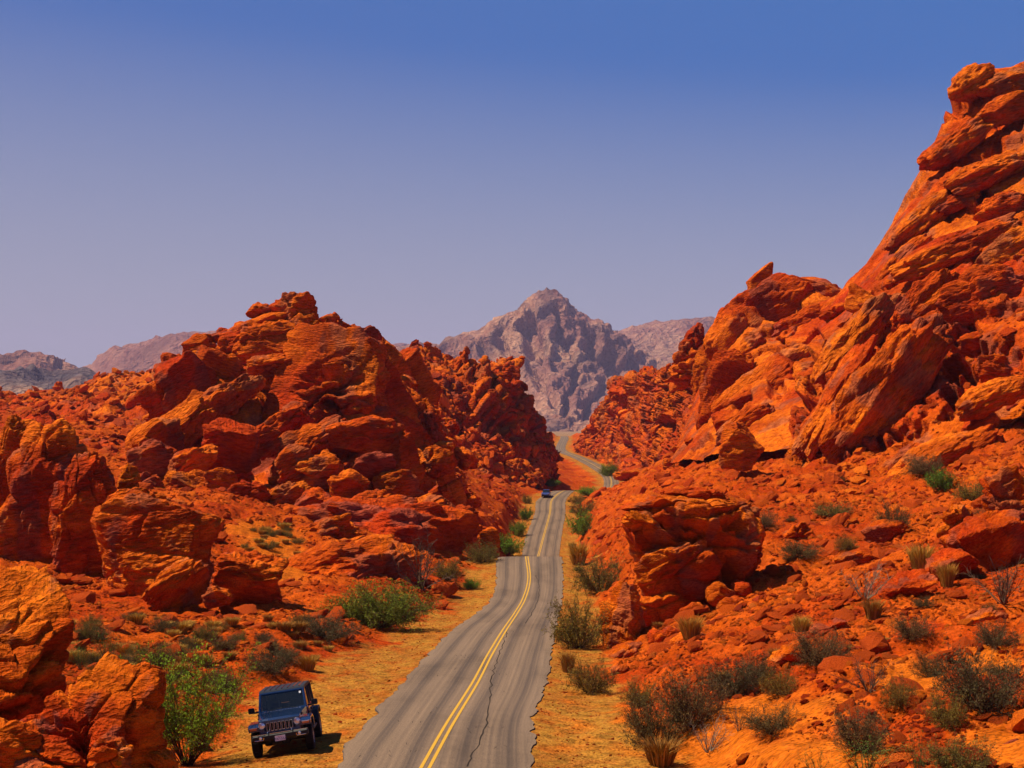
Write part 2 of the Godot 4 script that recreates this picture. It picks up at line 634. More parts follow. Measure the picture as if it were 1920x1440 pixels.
# points of the land: [px, py, metres]
const LAND := [
	[450, 1440, 39], [330, 1440, 40], [120, 1440, 40], [-200, 1440, 36], [-400, 1300, 44], [560, 1270, 58], [440, 1250, 61], [200, 1205, 68], [-100, 1180, 70], [-450, 1100, 80], [350, 1158, 84], [600, 1195, 73], [100, 1120, 88], [640, 1130, 96],
	[500, 1085, 108], [-200, 1000, 115], [700, 1065, 120], [820, 1060, 132], [480, 1020, 125], [600, 985, 140], [760, 985, 150], [870, 1010, 170], [100, 920, 150], [300, 930, 140], [450, 945, 142], [-400, 850, 160], [0, 830, 200], [200, 800, 240],
	[900, 985, 200], [930, 960, 240], [960, 930, 290], [500, 880, 210], [700, 870, 230], [850, 880, 280], [980, 890, 380], [1000, 868, 460], [900, 840, 420], [100, 770, 330], [300, 760, 330], [-400, 760, 350], [600, 790, 400], [1010, 850, 620], [1000, 830, 800], [800, 800, 700], [200, 760, 700], [-300, 760, 700],
	[1100, 1430, 41], [1080, 1330, 52], [1150, 1215, 75], [1100, 1180, 85], [1090, 1110, 110], [1110, 1050, 140], [1110, 1020, 190], [1110, 985, 235], [1110, 950, 290], [1140, 925, 340], [1200, 1310, 53], [1250, 1440, 37], [1400, 1440, 33], [1550, 1440, 30.5], [1700, 1440, 28.5], [1920, 1440, 26], [2300, 1440, 22],
	[1300, 1250, 58], [1500, 1250, 52], [1700, 1250, 47.5], [1920, 1230, 44], [2300, 1150, 42], [1500, 1120, 75], [1700, 1080, 73], [1900, 1060, 70], [2250, 980, 66], [1280, 1160, 82], [1400, 1080, 88], [1450, 980, 108], [1650, 965, 108], [1800, 920, 108], [1920, 890, 104], [2300, 760, 105],
	[1300, 955, 122], [1250, 930, 150], [1180, 935, 190], [1160, 915, 240], [1170, 900, 300], [1400, 880, 165], [1300, 860, 230], [1225, 880, 280], [1350, 800, 270], [1550, 860, 160], [1750, 800, 150], [2000, 720, 150], [2400, 600, 150], [1225, 888, 420], [1175, 890, 540], [1085, 912, 470], [1070, 893, 540], [1050, 872, 620], [1140, 862, 640], [1100, 830, 800], [1250, 800, 700], [1500, 740, 400], [1900, 600, 400], [2300, 600, 600], [1600, 740, 800],
	[960, 2600, 14], [300, 2500, 15], [-400, 2300, 16], [1500, 2200, 14], [2400, 1900, 14], [960, 806, 1000], [400, 790, 1000], [1500, 780, 1000]]

const U0 := -0.62
const U1 := 0.62
const Z0 := 15.0
const Z1 := 1000.0
const GU := 530
const GZ := 570
var land_grid := PackedFloat32Array()    # coarse, smooth
const CU := 72
const CZ := 84
var ground_v := PackedVector3Array()
var ground_n := PackedVector3Array()
var ground_rocky := PackedFloat32Array()
var ground_verge := PackedFloat32Array()

func tps(r2: float) -> float:
	return 0.0 if r2 < 1e-9 else r2 * log(r2)

func make_land() -> void:
	var xs := PackedFloat32Array()
	var ys := PackedFloat32Array()
	var hs := PackedFloat32Array()
	for e in LAND:
		var p := pt(e[0], e[1], e[2])
		xs.append(p.x / -p.z * 3.0)
		ys.append(log(-p.z))
		hs.append(p.y - EYE)
	var d := 20.0
	while d < 950.0:
		var r := road_at(d)
		for side in 2:
			var x: float = (r[0] - 2.0) if side == 0 else (r[1] + 1.5)
			xs.append(x / d * 3.0)
			ys.append(log(d))
			hs.append(r[2] - EYE)
		d *= 1.14
	var n := xs.size()
	var m := n + 3
	var a := []
	for i in m:
		var row := PackedFloat64Array()
		row.resize(m + 1)
		a.append(row)
	for i in n:
		for j in n:
			var dx := xs[i] - xs[j]
			var dy := ys[i] - ys[j]
			a[i][j] = tps(dx * dx + dy * dy) + (0.02 if i == j else 0.0)
		a[i][n] = 1.0; a[i][n + 1] = xs[i]; a[i][n + 2] = ys[i]
		a[n][i] = 1.0; a[n + 1][i] = xs[i]; a[n + 2][i] = ys[i]
		a[i][m] = hs[i]
	for c in m:
		var best := c
		for i in range(c + 1, m):
			if absf(a[i][c]) > absf(a[best][c]): best = i
		if best != c:
			var sw = a[c]; a[c] = a[best]; a[best] = sw
		var rc: PackedFloat64Array = a[c]
		for i in range(c + 1, m):
			var ri: PackedFloat64Array = a[i]
			var f := ri[c] / rc[c]
			if f == 0.0: continue
			for j in range(c, m + 1):
				ri[j] -= f * rc[j]
			a[i] = ri
	var w := PackedFloat64Array()
	w.resize(m)
	for i in range(m - 1, -1, -1):
		var t: float = a[i][m]
		for j in range(i + 1, m):
			t -= a[i][j] * w[j]
		w[i] = t / a[i][i]
	land_grid.resize(CU * CZ)
	for j in CZ:
		var y := log(Z0) + (log(Z1) - log(Z0)) * j / (CZ - 1)
		for i in CU:
			var x := (U0 + (U1 - U0) * i / (CU - 1)) * 3.0
			var t := w[n] + w[n + 1] * x + w[n + 2] * y
			for k in n:
				var dx := x - xs[k]
				var dy := y - ys[k]
				var r2 := dx * dx + dy * dy
				if r2 > 1e-9:
					t += w[k] * r2 * log(r2)
			land_grid[j * CU + i] = t

func land_smooth(x: float, dist: float) -> float:
	var fu := clampf((x / dist - U0) / (U1 - U0) * (CU - 1), 0.0, CU - 1.001)
	var fz := clampf((log(dist) - log(Z0)) / (log(Z1) - log(Z0)) * (CZ - 1), 0.0, CZ - 1.001)
	var i := int(fu)
	var j := int(fz)
	var a := fu - i
	var b := fz - j
	a = a * a * (3.0 - 2.0 * a) * 0.35 + a * 0.65
	var k := j * CU + i
	return EYE + lerpf(lerpf(land_grid[k], land_grid[k + 1], a), lerpf(land_grid[k + CU], land_grid[k + CU + 1], a), b)

# sand lies smooth here: [px, py, radius x, radius y] on the picture
const SAND := [[1520, 1420, 140, 45], [1700, 1290, 70, 36], [1860, 1250, 50, 30], [1330, 1400, 130, 50], [1880, 1400, 80, 40], [1450, 1330, 130, 28], [510, 1015, 55, 30], [545, 1060, 30, 35], [1240, 1420, 90, 60], [1130, 1400, 90, 70], [1100, 1330, 50, 50], [470, 990, 40, 14]]

func sandiness(px: Vector2) -> float:
	var best := 0.0
	for s in SAND:
		var e := Vector2((px.x - s[0]) / s[2], (px.y - s[1]) / s[3]).length()
		best = maxf(best, clampf(1.6 - e * 1.1, 0.0, 1.0))
	return best

const CAR_PX := Vector2(543, 1400)
const CAR_DIST := 45.0
var car_at := Vector3.ZERO
var car_roll := deg_to_rad(8.5)
var car_turn := deg_to_rad(4.5)
var car_pitch := 0.0
var car_basis := Basis()

# the ground's height, its rockiness and how near the road it is
func land_at(x: float, dist: float, s_rock: Style) -> Array:
	var h := land_smooth(x, dist)
	var r := road_at(dist)
	var half: float = (r[1] - r[0]) * 0.5
	var dx: float = x - (r[0] + r[1]) * 0.5
	var side := absf(dx) - half
	var soft := 2.2 + 1.2 * n_warp.get_noise_2d(x * 0.08, dist * 0.08)
	if dx < 0.0: soft += 2.6 * clampf(1.0 - absf(dist - 55.0) / 45.0, 0.0, 1.0)
	if dx > 0.0: soft += 1.6 * clampf(1.0 - absf(dist - 40.0) / 14.0, 0.0, 1.0)
	var off := smoothstep(soft, soft + 3.5, side) if dist < 1000.0 else 1.0
	var verge := 1.0 - smoothstep(soft * 0.8, soft * 0.8 + 2.2, side + 0.9 * n_warp.get_noise_2d(x * 0.3, dist * 0.3))
	if dist > 985.0: verge *= clampf((1000.0 - dist) / 15.0, 0.0, 1.0)
	var near := smoothstep(-0.3, 1.2, side)
	h = lerpf(r[2] - 0.03 - 0.14 * near, h, off)
	var px := to_px(Vector3(x, h, -dist))
	var sand := sandiness(px)
	var rocky := off * (1.0 - sand)
	var amp := rocky * (1.15 if x > 0.0 else 0.75) * clampf(dist / 90.0, 0.7, 1.7)
	if amp > 0.01:
		h += amp * relief(Vector3(x, h, -dist), s_rock)
	h += off * 0.35 * n_warp.get_noise_2d(x * 0.16, dist * 0.16) + near * 0.05 * n_warp.get_noise_2d(x * 0.9, dist * 0.9)
	# the vehicle stands on a firm, tilted patch of the pull-off
	if car_at != Vector3.ZERO and absf(dist + car_at.z) < 7.0 and absf(x - car_at.x) < 7.0:
		var e := Vector2(x - car_at.x, -dist - car_at.z).length()
		if e < 5.5:
			var n := car_basis.y
			var plane := car_at.y - (n.x * (x - car_at.x) + n.z * (-dist - car_at.z)) / n.y
			h = lerpf(h, plane, (1.0 - smoothstep(2.7, 5.5, e)) * smoothstep(0.1, 2.2, side))
	return [h, rocky, verge, sand]

func make_ground() -> void:
	var s := style(0.55, 0.22, 2.2, 0.30, 0.5, 0.16, 0.12, 0.8, Basis(Vector3.BACK, deg_to_rad(24)) * Basis(Vector3.RIGHT, deg_to_rad(-14)))
	var s_left := style(0.6, 0.2, 2.6, 0.30, 0.5, 0.14, 0.12, 0.7, Basis(Vector3.BACK, deg_to_rad(12)) * Basis(Vector3.RIGHT, deg_to_rad(-10)))
	var far_rows := [1200.0, 1500.0, 2000.0, 2800.0, 4000.0, 6000.0, 9000.0, 13000.0]
	var nz := GZ + far_rows.size()
	ground_v.resize(GU * nz)
	ground_rocky.resize(GU * nz)
	ground_verge.resize(GU * nz)
	var col := PackedColorArray()
	col.resize(GU * nz)
	for j in nz:
		var far := j >= GZ
		var dist: float = far_rows[j - GZ] if far else exp(log(Z0) + (log(Z1) - log(Z0)) * j / (GZ - 1))
		for i in GU:
			var u := U0 + (U1 - U0) * i / (GU - 1)
			var x := u * dist
			var k := j * GU + i
			if far:
				ground_v[k] = Vector3(x, ground_v[(GZ - 1) * GU + i].y * maxf(0.0, 1.0 - (dist - Z1) / 1200.0) + (EYE - 14.0) * minf(1.0, (dist - Z1) / 1200.0), -dist)
				col[k] = Color(0.36, 0.20, 0.10)
				continue
			var a := land_at(x, dist, s if x > 0.0 else s_left)
			ground_v[k] = Vector3(x, a[0], -dist)
			ground_rocky[k] = a[1]
			ground_verge[k] = a[2]
			var p := Vector3(x, a[0], -dist)
			var big := n_tone.get_noise_2d(x * 0.05, dist * 0.05)
			var small := n_tone.get_noise_2d(x * 0.8, dist * 0.8)
			var c := Vector3(0.56, 0.088, 0.008).lerp(Vector3(0.43, 0.046, 0.006), clampf(0.4 + 1.5 * big, 0.0, 1.0))
			c = c.lerp(Vector3(0.64, 0.142, 0.011), clampf(a[3] * 1.3 + small * 0.3, 0.0, 1.0))
			c = c.lerp(Vector3(0.50, 0.215, 0.032).lerp(Vector3(0.40, 0.140, 0.022), clampf(0.5 + 1.6 * small + 1.4 * n_tone.get_noise_2d(x * 0.22 + 30.0, dist * 0.10), 0.0, 1.0)), clampf(a[2] * 1.3 - 0.2 + 0.9 * n_tone.get_noise_2d(x * 0.35, dist * 0.2), 0.0, 1.0) * clampf(a[2] * 3.0, 0.0, 1.0))
			c *= 1.0 + 0.22 * small
			col[k] = Color(c.x, c.y, c.z)
	ground_n = grid_normals(ground_v, GU, nz)
	var o := part("ground", mesh_of(ground_v, ground_n, col, grid_index(GU, nz)), M.soil)
	meta(o, "orange desert ground of sand, gravel and ledges on both sides of the road", "ground", "", "structure")

func ground_point(x: float, dist: float) -> Vector3:
	var fu := clampf((x / dist - U0) / (U1 - U0) * (GU - 1), 0.0, GU - 1.001)
	var fz := clampf((log(dist) - log(Z0)) / (log(Z1) - log(Z0)) * (GZ - 1), 0.0, GZ - 1.001)
	var i := int(fu)
	var j := int(fz)
	var a := fu - i
	var b := fz - j
	var k := j * GU + i
	var h := lerpf(lerpf(ground_v[k].y, ground_v[k + 1].y, a), lerpf(ground_v[k + GU].y, ground_v[k + GU + 1].y, a), b)
	return Vector3(x, h, -dist)

func ground_normal(x: float, dist: float) -> Vector3:
	var i := clampi(int((x / dist - U0) / (U1 - U0) * (GU - 1)), 0, GU - 2)
	var j := clampi(int((log(dist) - log(Z0)) / (log(Z1) - log(Z0)) * (GZ - 1)), 0, GZ - 2)
	return ground_n[j * GU + i]

# where the line of sight through a pixel first meets the ground
func on_ground(px: float, py: float, from := 20.0, to := 900.0) -> Vector3:
	var d := from
	while d < to:
		var p := pt(px, py, d)
		var g := ground_point(p.x, d)
		if p.y <= g.y:
			return g
		d *= 1.004
	return ground_point(pt(px, py, from).x, from)

# ---------------------------------------------------------------- road
func strip(points_a: PackedVector3Array, points_b: PackedVector3Array, across: int, sag := 0.0, edge_a := PackedVector3Array(), edge_b := PackedVector3Array()) -> ArrayMesh:
	var n := points_a.size()
	var v := PackedVector3Array()
	var uv := PackedVector2Array()
	var col := PackedColorArray()
	var run := 0.0
	for k in n:
		if k: run += ((points_a[k] + points_b[k]) * 0.5).distance_to((points_a[k - 1] + points_b[k - 1]) * 0.5)
		for i in across:
			var t := float(i) / (across - 1)
			if i == 0 and edge_a.size(): v.append(edge_a[k])
			elif i == across - 1 and edge_b.size(): v.append(edge_b[k])
			else: v.append(points_a[k].lerp(points_b[k], t) + Vector3(0, sag * (1.0 - pow(2.0 * t - 1.0, 2.0)), 0))
			uv.append(Vector2(t, run / 14.0))
			var w := 1.0 + 0.34 * n_tone.get_noise_2d(v[-1].x * 0.25, v[-1].z * 0.06) + 0.10 * n_tone.get_noise_2d(v[-1].x * 1.7, v[-1].z * 1.7)
			col.append(Color(w, w, w))
	return mesh_of(v, grid_normals(v, across, n), col, grid_index(across, n), uv)

func road_image() -> Image:
	var w := 256
	var h := 1024
	var im := Image.create(w, h, false, Image.FORMAT_RGB8)
	var n := FastNoiseLite.new()
	n.seed = 77; n.frequency = 1.0
	n.fractal_octaves = 4
	for j in h:
		var a := TAU * j / h
		for i in w:
			var u := (i + 0.5) / w
			var streak := n.get_noise_2d(u * 22.0, 2.0 + sin(a) * 0.10) * 0.42 + n.get_noise_2d(u * 60.0, 5.0 + cos(a) * 0.12) * 0.30
			# tyre tracks: dust is worn away along four wheel paths and the binder shows darker
			var path := 0.0
			for c in [0.14, 0.37, 0.63, 0.86]:
				path = maxf(path, 1.0 - absf(u - c) / 0.075)
			path = clampf(path, 0.0, 1.0)
			var grain := n.get_noise_3d(u * 70.0, cos(a) * 60.0, sin(a) * 60.0)
			var dust := clampf(0.66 - 0.62 * path + 0.9 * streak, 0.0, 1.0)
			var c1 := Vector3(0.125, 0.090, 0.070).lerp(Vector3(0.34, 0.230, 0.150), dust) * (1.0 + 0.45 * grain)
			var cc := Color(c1.x, c1.y, c1.z).linear_to_srgb()
			im.set_pixel(i, j, cc)
	return im

func make_road() -> void:
	var a := PackedVector3Array()
	var b := PackedVector3Array()
	var e := RandomNumberGenerator.new()
	e.seed = 4
	for k in road_l.size():
		var d := ROAD_0 + k * ROAD_STEP
		# the edge of the asphalt has crumbled unevenly
		var ra := 0.14 * n_warp.get_noise_2d(d * 0.25, 1.0) + 0.05 * n_fine.get_noise_2d(d * 0.35, 5.0)
		var rb := 0.12 * n_warp.get_noise_2d(d * 0.3, 9.0) + 0.06 * n_fine.get_noise_2d(d * 0.4, 15.0)
		if d < 62.0:
			rb += 0.22 * clampf(n_fine.get_noise_2d(d * 0.22, 44.0) - 0.1, 0.0, 1.0)
			ra += 0.22 * n_warp.get_noise_2d(d * 0.12, 31.0)
		a.append(road_l[k] + Vector3(ra, 0, 0))
		b.append(road_r[k] - Vector3(rb, 0, 0))
	var m := mat(Color(0.80, 0.76, 0.72), 0.85, 0.3)
	m.albedo_texture = ImageTexture.create_from_image(road_image())
	m.vertex_color_use_as_albedo = true
	m.detail_enabled = true
	m.detail_albedo = M.t_grain
	m.detail_blend_mode = BaseMaterial3D.BLEND_MODE_MUL
	m.detail_uv_layer = BaseMaterial3D.DETAIL_UV_2
	m.uv2_triplanar = true
	m.uv2_world_triplanar = true
	m.uv2_scale = Vector3.ONE * 0.6
	var road := part("road", strip(road_l, road_r, 17, 0.05, a, b), m)
	meta(road, "worn grey asphalt road with a double yellow line and crumbling edges", "road", "", "structure")
	# edge of the slab, seen from the side
	var edge := mat(Color(0.06, 0.05, 0.045), 0.95, 0.2)
	for side in 2:
		var top := b if side else a
		var low := PackedVector3Array()
		for p in top:
			low.append(p + Vector3(0.06 if side else -0.06, -0.16, 0))
		part("asphalt_edge", strip(top, low, 2) if side else strip(low, top, 2), edge, road)
	var yellow := mat(Color(0.62, 0.33, 0.02), 0.7, 0.35)
	yellow.albedo_texture = M.t_grain
	yellow.uv1_triplanar = true
	yellow.uv1_world_triplanar = true
	yellow.uv1_scale = Vector3.ONE * 0.9
	# the centre line on the photograph: [metres, px]
	var mid := [[18, 560], [30, 720], [40, 800], [48, 845], [58, 885], [72, 920], [86, 948], [100, 968], [112, 982], [128, 992], [141, 988], [165, 992], [215, 1003], [235, 1009], [262, 1020], [295, 1031], [318, 1036], [335, 1056], [360, 1082], [400, 1115], [500, 1145], [560, 1120], [620, 1085], [760, 1051], [1000, 1057]]
	for side in 2:
		var la := PackedVector3Array()
		var lb := PackedVector3Array()
		var d := 18.5
		var k := 0
		while d < 700.0:
			while k < mid.size() - 2 and mid[k + 1][0] <= d:
				k += 1
			var r := road_at(d)
			var c := 0.0
			if true:
				var k0 := maxi(k - 1, 0)
				var k3 := mini(k + 2, mid.size() - 1)
				var px: float = cubic_interpolate_in_time(mid[k][1], mid[k + 1][1], mid[k0][1], mid[k3][1], (d - mid[k][0]) / float(mid[k + 1][0] - mid[k][0]), mid[k + 1][0] - mid[k][0], (mid[k0][0] - mid[k][0]) if k0 != k else -10.0, (mid[k3][0] - mid[k][0]) if k3 != k + 1 else (mid[k + 1][0] - mid[k][0]) * 2.0)
				c = (px - 960.0) / FOCAL * d
			var lift: float = 0.05 * (1.0 - pow(2.0 * (c - r[0]) / (r[1] - r[0]) - 1.0, 2.0)) + 0.006 + d * 0.00006
			var x := c + (0.065 if side else -0.165)
			la.append(Vector3(x, r[2] + lift, -d))
			lb.append(Vector3(x + 0.10, r[2] + lift, -d))
			d += 0.5
		part("yellow_line", strip(la, lb, 2), yellow, road)
	# long cracks in the asphalt: thin open gaps, dark inside
	var gap := mat(Color(0.035, 0.026, 0.022), 1.0, 0.1)
	var lines := [[[874, 1440], [905, 1385], [918, 1330], [920, 1280], [932, 1240], [944, 1205], [952, 1180]], [[985, 1170], [1008, 1130], [1012, 1105], [1003, 1075]]]
	rng.seed = 17
	for k in 34:   # short cross cracks and branches
		var y := 1175.0 + 262.0 * pow(rng.randf(), 0.8)
		var left := lerpf(622.0, 850.0, (1440.0 - y) / 260.0) + 20.0
		var x := rng.randf_range(left, 985.0)
		var l := []
		var step := rng.randf_range(8.0, 22.0) * (y - 1050.0) / 250.0
		for q in rng.randi_range(3, 6):
			l.append([x, y])
			x += step
			y += rng.randf_range(-3.0, 3.0)
		if x < 1000.0: lines.append(l)
	for c in lines:
		var la := PackedVector3Array()
		var lb := PackedVector3Array()
		for k in c.size() - 1:
			for q in 8:
				var t := q / 8.0
				var px: float = lerpf(c[k][0], c[k + 1][0], t)
				var py: float = lerpf(c[k][1], c[k + 1][1], t)
				var dist := 30.0
				for it in 400:
					var pp := pt(px, py, dist)
					if pp.y <= road_at(dist)[2] + 0.03: break
					dist *= 1.008
				var r := road_at(dist)
				var x: float = (px - 960.0) / FOCAL * dist + 0.12 * n_fine.get_noise_2d(px * 0.1, py * 0.1)
				var lift: float = 0.05 * (1.0 - pow(2.0 * (x - r[0]) / (r[1] - r[0]) - 1.0, 2.0)) + 0.005
				var wide := (0.018 + 0.022 * hash1(px + py)) * (1.0 if c.size() > 3 and c[0][1] - c[-1][1] > 60.0 else 0.4) * 0.7
				la.append(Vector3(x - wide, r[2] + lift, -dist))
				lb.append(Vector3(x + wide, r[2] + lift, -dist))
		part("crack", strip(la, lb, 2), gap, road)

# ---------------------------------------------------------------- far mountains
func crest(points: Array, dist: float, drop: Array) -> Array:
	# rows from the foot to the crest; drop: [how far down px, share of the distance]
	var rows := []
	for d in drop:
		var r := []
		for p in points:
			r.append([p[0], minf(p[1] + d[0] * (0.4 + 0.6 * (830.0 - p[1]) / 280.0) if d[0] > 0 else p[1], 826.0), dist * d[1]])
		rows.append(r)
	return rows

func make_mountains() -> void:
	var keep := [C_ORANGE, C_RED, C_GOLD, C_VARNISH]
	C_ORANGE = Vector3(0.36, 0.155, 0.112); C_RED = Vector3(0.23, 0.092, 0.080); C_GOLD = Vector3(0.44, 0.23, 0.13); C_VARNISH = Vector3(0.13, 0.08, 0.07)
	var s := style(160.0, 5.0, 300.0, 18.0, 14.0, 1.0 / 400.0, 24.0, 1.0 / 200.0, Basis(Vector3.BACK, 0.5))
	var peak := carving(740, 540, 1360, 840, [[11, 60, 1045, 590, 1055, 640, 1085, 690], [13, 65, 985, 600, 1000, 640, 990, 690], [12, 60, 1095, 620, 1115, 660, 1150, 700], [10, 50, 930, 620, 950, 660, 960, 690], [12, -30, 1022, 640, 1030, 690], [12, -50, 1120, 640, 1160, 690], [8, 40, 1010, 620, 1020, 680], [7, 40, 1070, 640, 1080, 680], [8, 40, 890, 640, 920, 690], [7, 40, 1180, 670, 1200, 710], [9, 50, 1000, 700, 1040, 760], [8, 40, 1080, 700, 1060, 780], [8, 40, 960, 700, 1000, 780], [8, 40, 1130, 720, 1090, 790], [6, 20, 1005, 640, 1060, 650]])
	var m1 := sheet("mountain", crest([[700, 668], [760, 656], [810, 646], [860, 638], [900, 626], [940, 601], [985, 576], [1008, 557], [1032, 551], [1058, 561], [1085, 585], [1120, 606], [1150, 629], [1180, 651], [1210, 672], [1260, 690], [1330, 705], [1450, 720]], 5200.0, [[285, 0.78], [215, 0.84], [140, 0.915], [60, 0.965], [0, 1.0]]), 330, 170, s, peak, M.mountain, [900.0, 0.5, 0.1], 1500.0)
	meta(m1, "hazy purple-brown peaked mountain standing beyond the end of the road", "mountain", "", "structure")
	s = style(200.0, 8.0, 600.0, 30.0, 50.0, 1.0 / 900.0, 30.0, 1.0 / 350.0)
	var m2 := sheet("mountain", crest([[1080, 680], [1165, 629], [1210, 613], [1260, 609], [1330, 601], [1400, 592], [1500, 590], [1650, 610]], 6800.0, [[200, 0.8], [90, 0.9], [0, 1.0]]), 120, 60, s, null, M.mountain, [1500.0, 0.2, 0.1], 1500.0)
	meta(m2, "broad tan mountain ridge with a gently sloping top beside the peak", "mountain", "", "structure")
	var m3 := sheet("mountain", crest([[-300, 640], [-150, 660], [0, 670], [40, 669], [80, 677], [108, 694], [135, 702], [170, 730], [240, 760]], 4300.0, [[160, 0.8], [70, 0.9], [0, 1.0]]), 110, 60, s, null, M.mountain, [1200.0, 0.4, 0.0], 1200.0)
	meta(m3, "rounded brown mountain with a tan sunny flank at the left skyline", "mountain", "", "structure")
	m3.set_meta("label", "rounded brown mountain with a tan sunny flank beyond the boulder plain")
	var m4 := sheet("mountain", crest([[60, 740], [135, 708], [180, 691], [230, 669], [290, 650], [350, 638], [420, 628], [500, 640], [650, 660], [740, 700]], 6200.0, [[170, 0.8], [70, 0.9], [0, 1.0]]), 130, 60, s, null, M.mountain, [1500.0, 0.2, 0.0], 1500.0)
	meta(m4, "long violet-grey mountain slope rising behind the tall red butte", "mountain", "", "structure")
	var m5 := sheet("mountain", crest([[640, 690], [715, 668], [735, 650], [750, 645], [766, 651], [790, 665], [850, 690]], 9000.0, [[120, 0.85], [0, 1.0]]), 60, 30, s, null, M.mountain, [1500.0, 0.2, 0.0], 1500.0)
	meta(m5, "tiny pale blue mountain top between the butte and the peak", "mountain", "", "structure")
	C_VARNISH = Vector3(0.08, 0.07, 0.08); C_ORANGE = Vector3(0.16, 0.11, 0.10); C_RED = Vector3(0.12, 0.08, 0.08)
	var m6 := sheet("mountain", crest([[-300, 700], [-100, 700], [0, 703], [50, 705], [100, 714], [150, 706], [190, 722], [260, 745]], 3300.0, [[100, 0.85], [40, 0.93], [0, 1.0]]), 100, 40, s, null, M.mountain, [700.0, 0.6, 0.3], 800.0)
	meta(m6, "low dark bluish foothill below the rounded brown mountain", "mountain", "", "structure")
	C_ORANGE = keep[0]; C_RED = keep[1]; C_GOLD = keep[2]; C_VARNISH = keep[3]
	stage("mountains")

# ---------------------------------------------------------------- sandstone
func make_formations() -> void:
	# low boulder ridge across the plain
	var s := style(3.2, 1.1, 11.0, 3.2, 4.0, 0.035, 0.8, 0.11, Basis(Vector3.BACK, deg_to_rad(12)))
	var ridge := sheet("boulder_ridge", [
		[[-300, 950, 150], [-100, 930, 160], [60, 905, 175], [180, 890, 185], [300, 880, 195], [420, 870, 205], [560, 870, 215]],
		[[-300, 840, 230], [-100, 830, 235], [60, 822, 240], [180, 815, 245], [300, 800, 250], [420, 790, 255], [560, 790, 260]],
		[[-300, 770, 310], [-100, 770, 310], [60, 770, 315], [180, 760, 320], [300, 745, 325], [420, 735, 325], [560, 740, 330]],
		[[-300, 735, 400], [-100, 745, 400], [40, 752, 400], [150, 738, 400], [260, 716, 405], [350, 690, 405], [480, 700, 410]]], 300, 150, s, null, M.rock_far, [50.0, 0.4, 0.18], 60.0, null, "plain")
	meta(ridge, "low rugged ridge of yellowish red boulders below the violet mountains", "rock formation")
	# ridge left of the far road
	var s2 := style(2.6, 1.1, 8.0, 2.6, 3.5, 0.05, 0.7, 0.14, Basis(Vector3.BACK, deg_to_rad(-8)))
	var mid_hollows := carving(640, 640, 1160, 980, [[14, 5, 895, 790, 940, 800, 960, 790], [10, 4, 860, 760, 905, 775], [10, 4, 920, 720, 935, 760], [8, 4, 965, 720, 985, 765], [9, 4, 840, 840, 880, 850], [9, 3, 930, 870, 985, 868], [8, 3, 800, 740, 815, 790], [9, -3, 905, 705, 900, 740], [8, -3, 860, 690, 870, 720], [9, -3, 950, 700, 955, 730], [10, -3, 905, 760], [10, -3, 890, 745]])
	var mid := sheet("boulder_ridge", [
		[[640, 930, 285], [730, 932, 295], [800, 932, 305], [850, 930, 312], [885, 927, 318], [918, 924, 325], [950, 919, 332], [985, 913, 340], [1018, 907, 352]],
		[[640, 850, 310], [750, 845, 320], [810, 845, 328], [860, 850, 335], [898, 858, 340], [932, 866, 347], [966, 876, 356], [1000, 885, 366], [1030, 893, 376]],
		[[640, 760, 340], [750, 745, 350], [800, 738, 358], [850, 745, 362], [900, 760, 368], [938, 772, 374], [974, 808, 382], [1008, 850, 390], [1038, 878, 398]],
		[[640, 690, 370], [740, 680, 380], [795, 666, 390], [850, 682, 396], [905, 694, 400], [950, 688, 404], [984, 738, 408], [1018, 818, 414], [1044, 866, 420]]], 270, 170, s2, mid_hollows, M.rock_far, [40.0, 0.4, 0.18], 45.0, null, "mid")
	meta(mid, "craggy orange boulder ridge with dark hollows falling to the far bend", "rock formation")
	# hill right of the far road
	var s3 := style(2.4, 1.0, 8.5, 2.2, 3.0, 0.05, 0.7, 0.15, Basis(Vector3.BACK, deg_to_rad(18)))
	var hill_hollows := carving(1040, 640, 1480, 940, [[11, 4, 1165, 830, 1190, 860, 1200, 880], [9, 3, 1225, 795, 1262, 800], [8, 3, 1150, 760, 1180, 770], [8, 3, 1240, 730, 1290, 735], [7, 3, 1110, 810, 1130, 830], [9, -3, 1160, 720, 1180, 740], [9, -3, 1260, 780]])
	var hill := sheet("boulder_hill", [
		[[1102, 859, 650], [1127, 869, 600], [1152, 884, 550], [1182, 898, 490], [1217, 894, 420], [1252, 882, 360], [1290, 870, 300], [1350, 852, 255], [1430, 825, 240]],
		[[1096, 850, 660], [1121, 842, 620], [1148, 847, 575], [1180, 838, 520], [1218, 817, 455], [1255, 797, 390], [1292, 783, 335], [1345, 765, 300], [1430, 740, 290]],
		[[1090, 842, 670], [1113, 816, 640], [1142, 794, 600], [1172, 767, 545], [1210, 751, 480], [1245, 741, 415], [1287, 733, 360], [1345, 710, 330], [1430, 690, 320]],
		[[1080, 836, 680], [1104, 800, 652], [1130, 766, 620], [1158, 727, 560], [1195, 707, 500], [1235, 699, 435], [1282, 691, 385], [1340, 670, 350], [1430, 640, 335]]], 230, 150, s3, hill_hollows, M.rock_far, [40.0, 0.4, 0.18], 45.0, null, "hill")
	meta(hill, "dark orange boulder hill rising on the outer side of the far bend", "rock formation")
	make_right_butte()
	make_cliff()
	stage("cliff")
	make_left_butte()
	stage("left butte")
	make_rocks_by_plain()
	make_foreground_rocks()
	make_right_boulders()

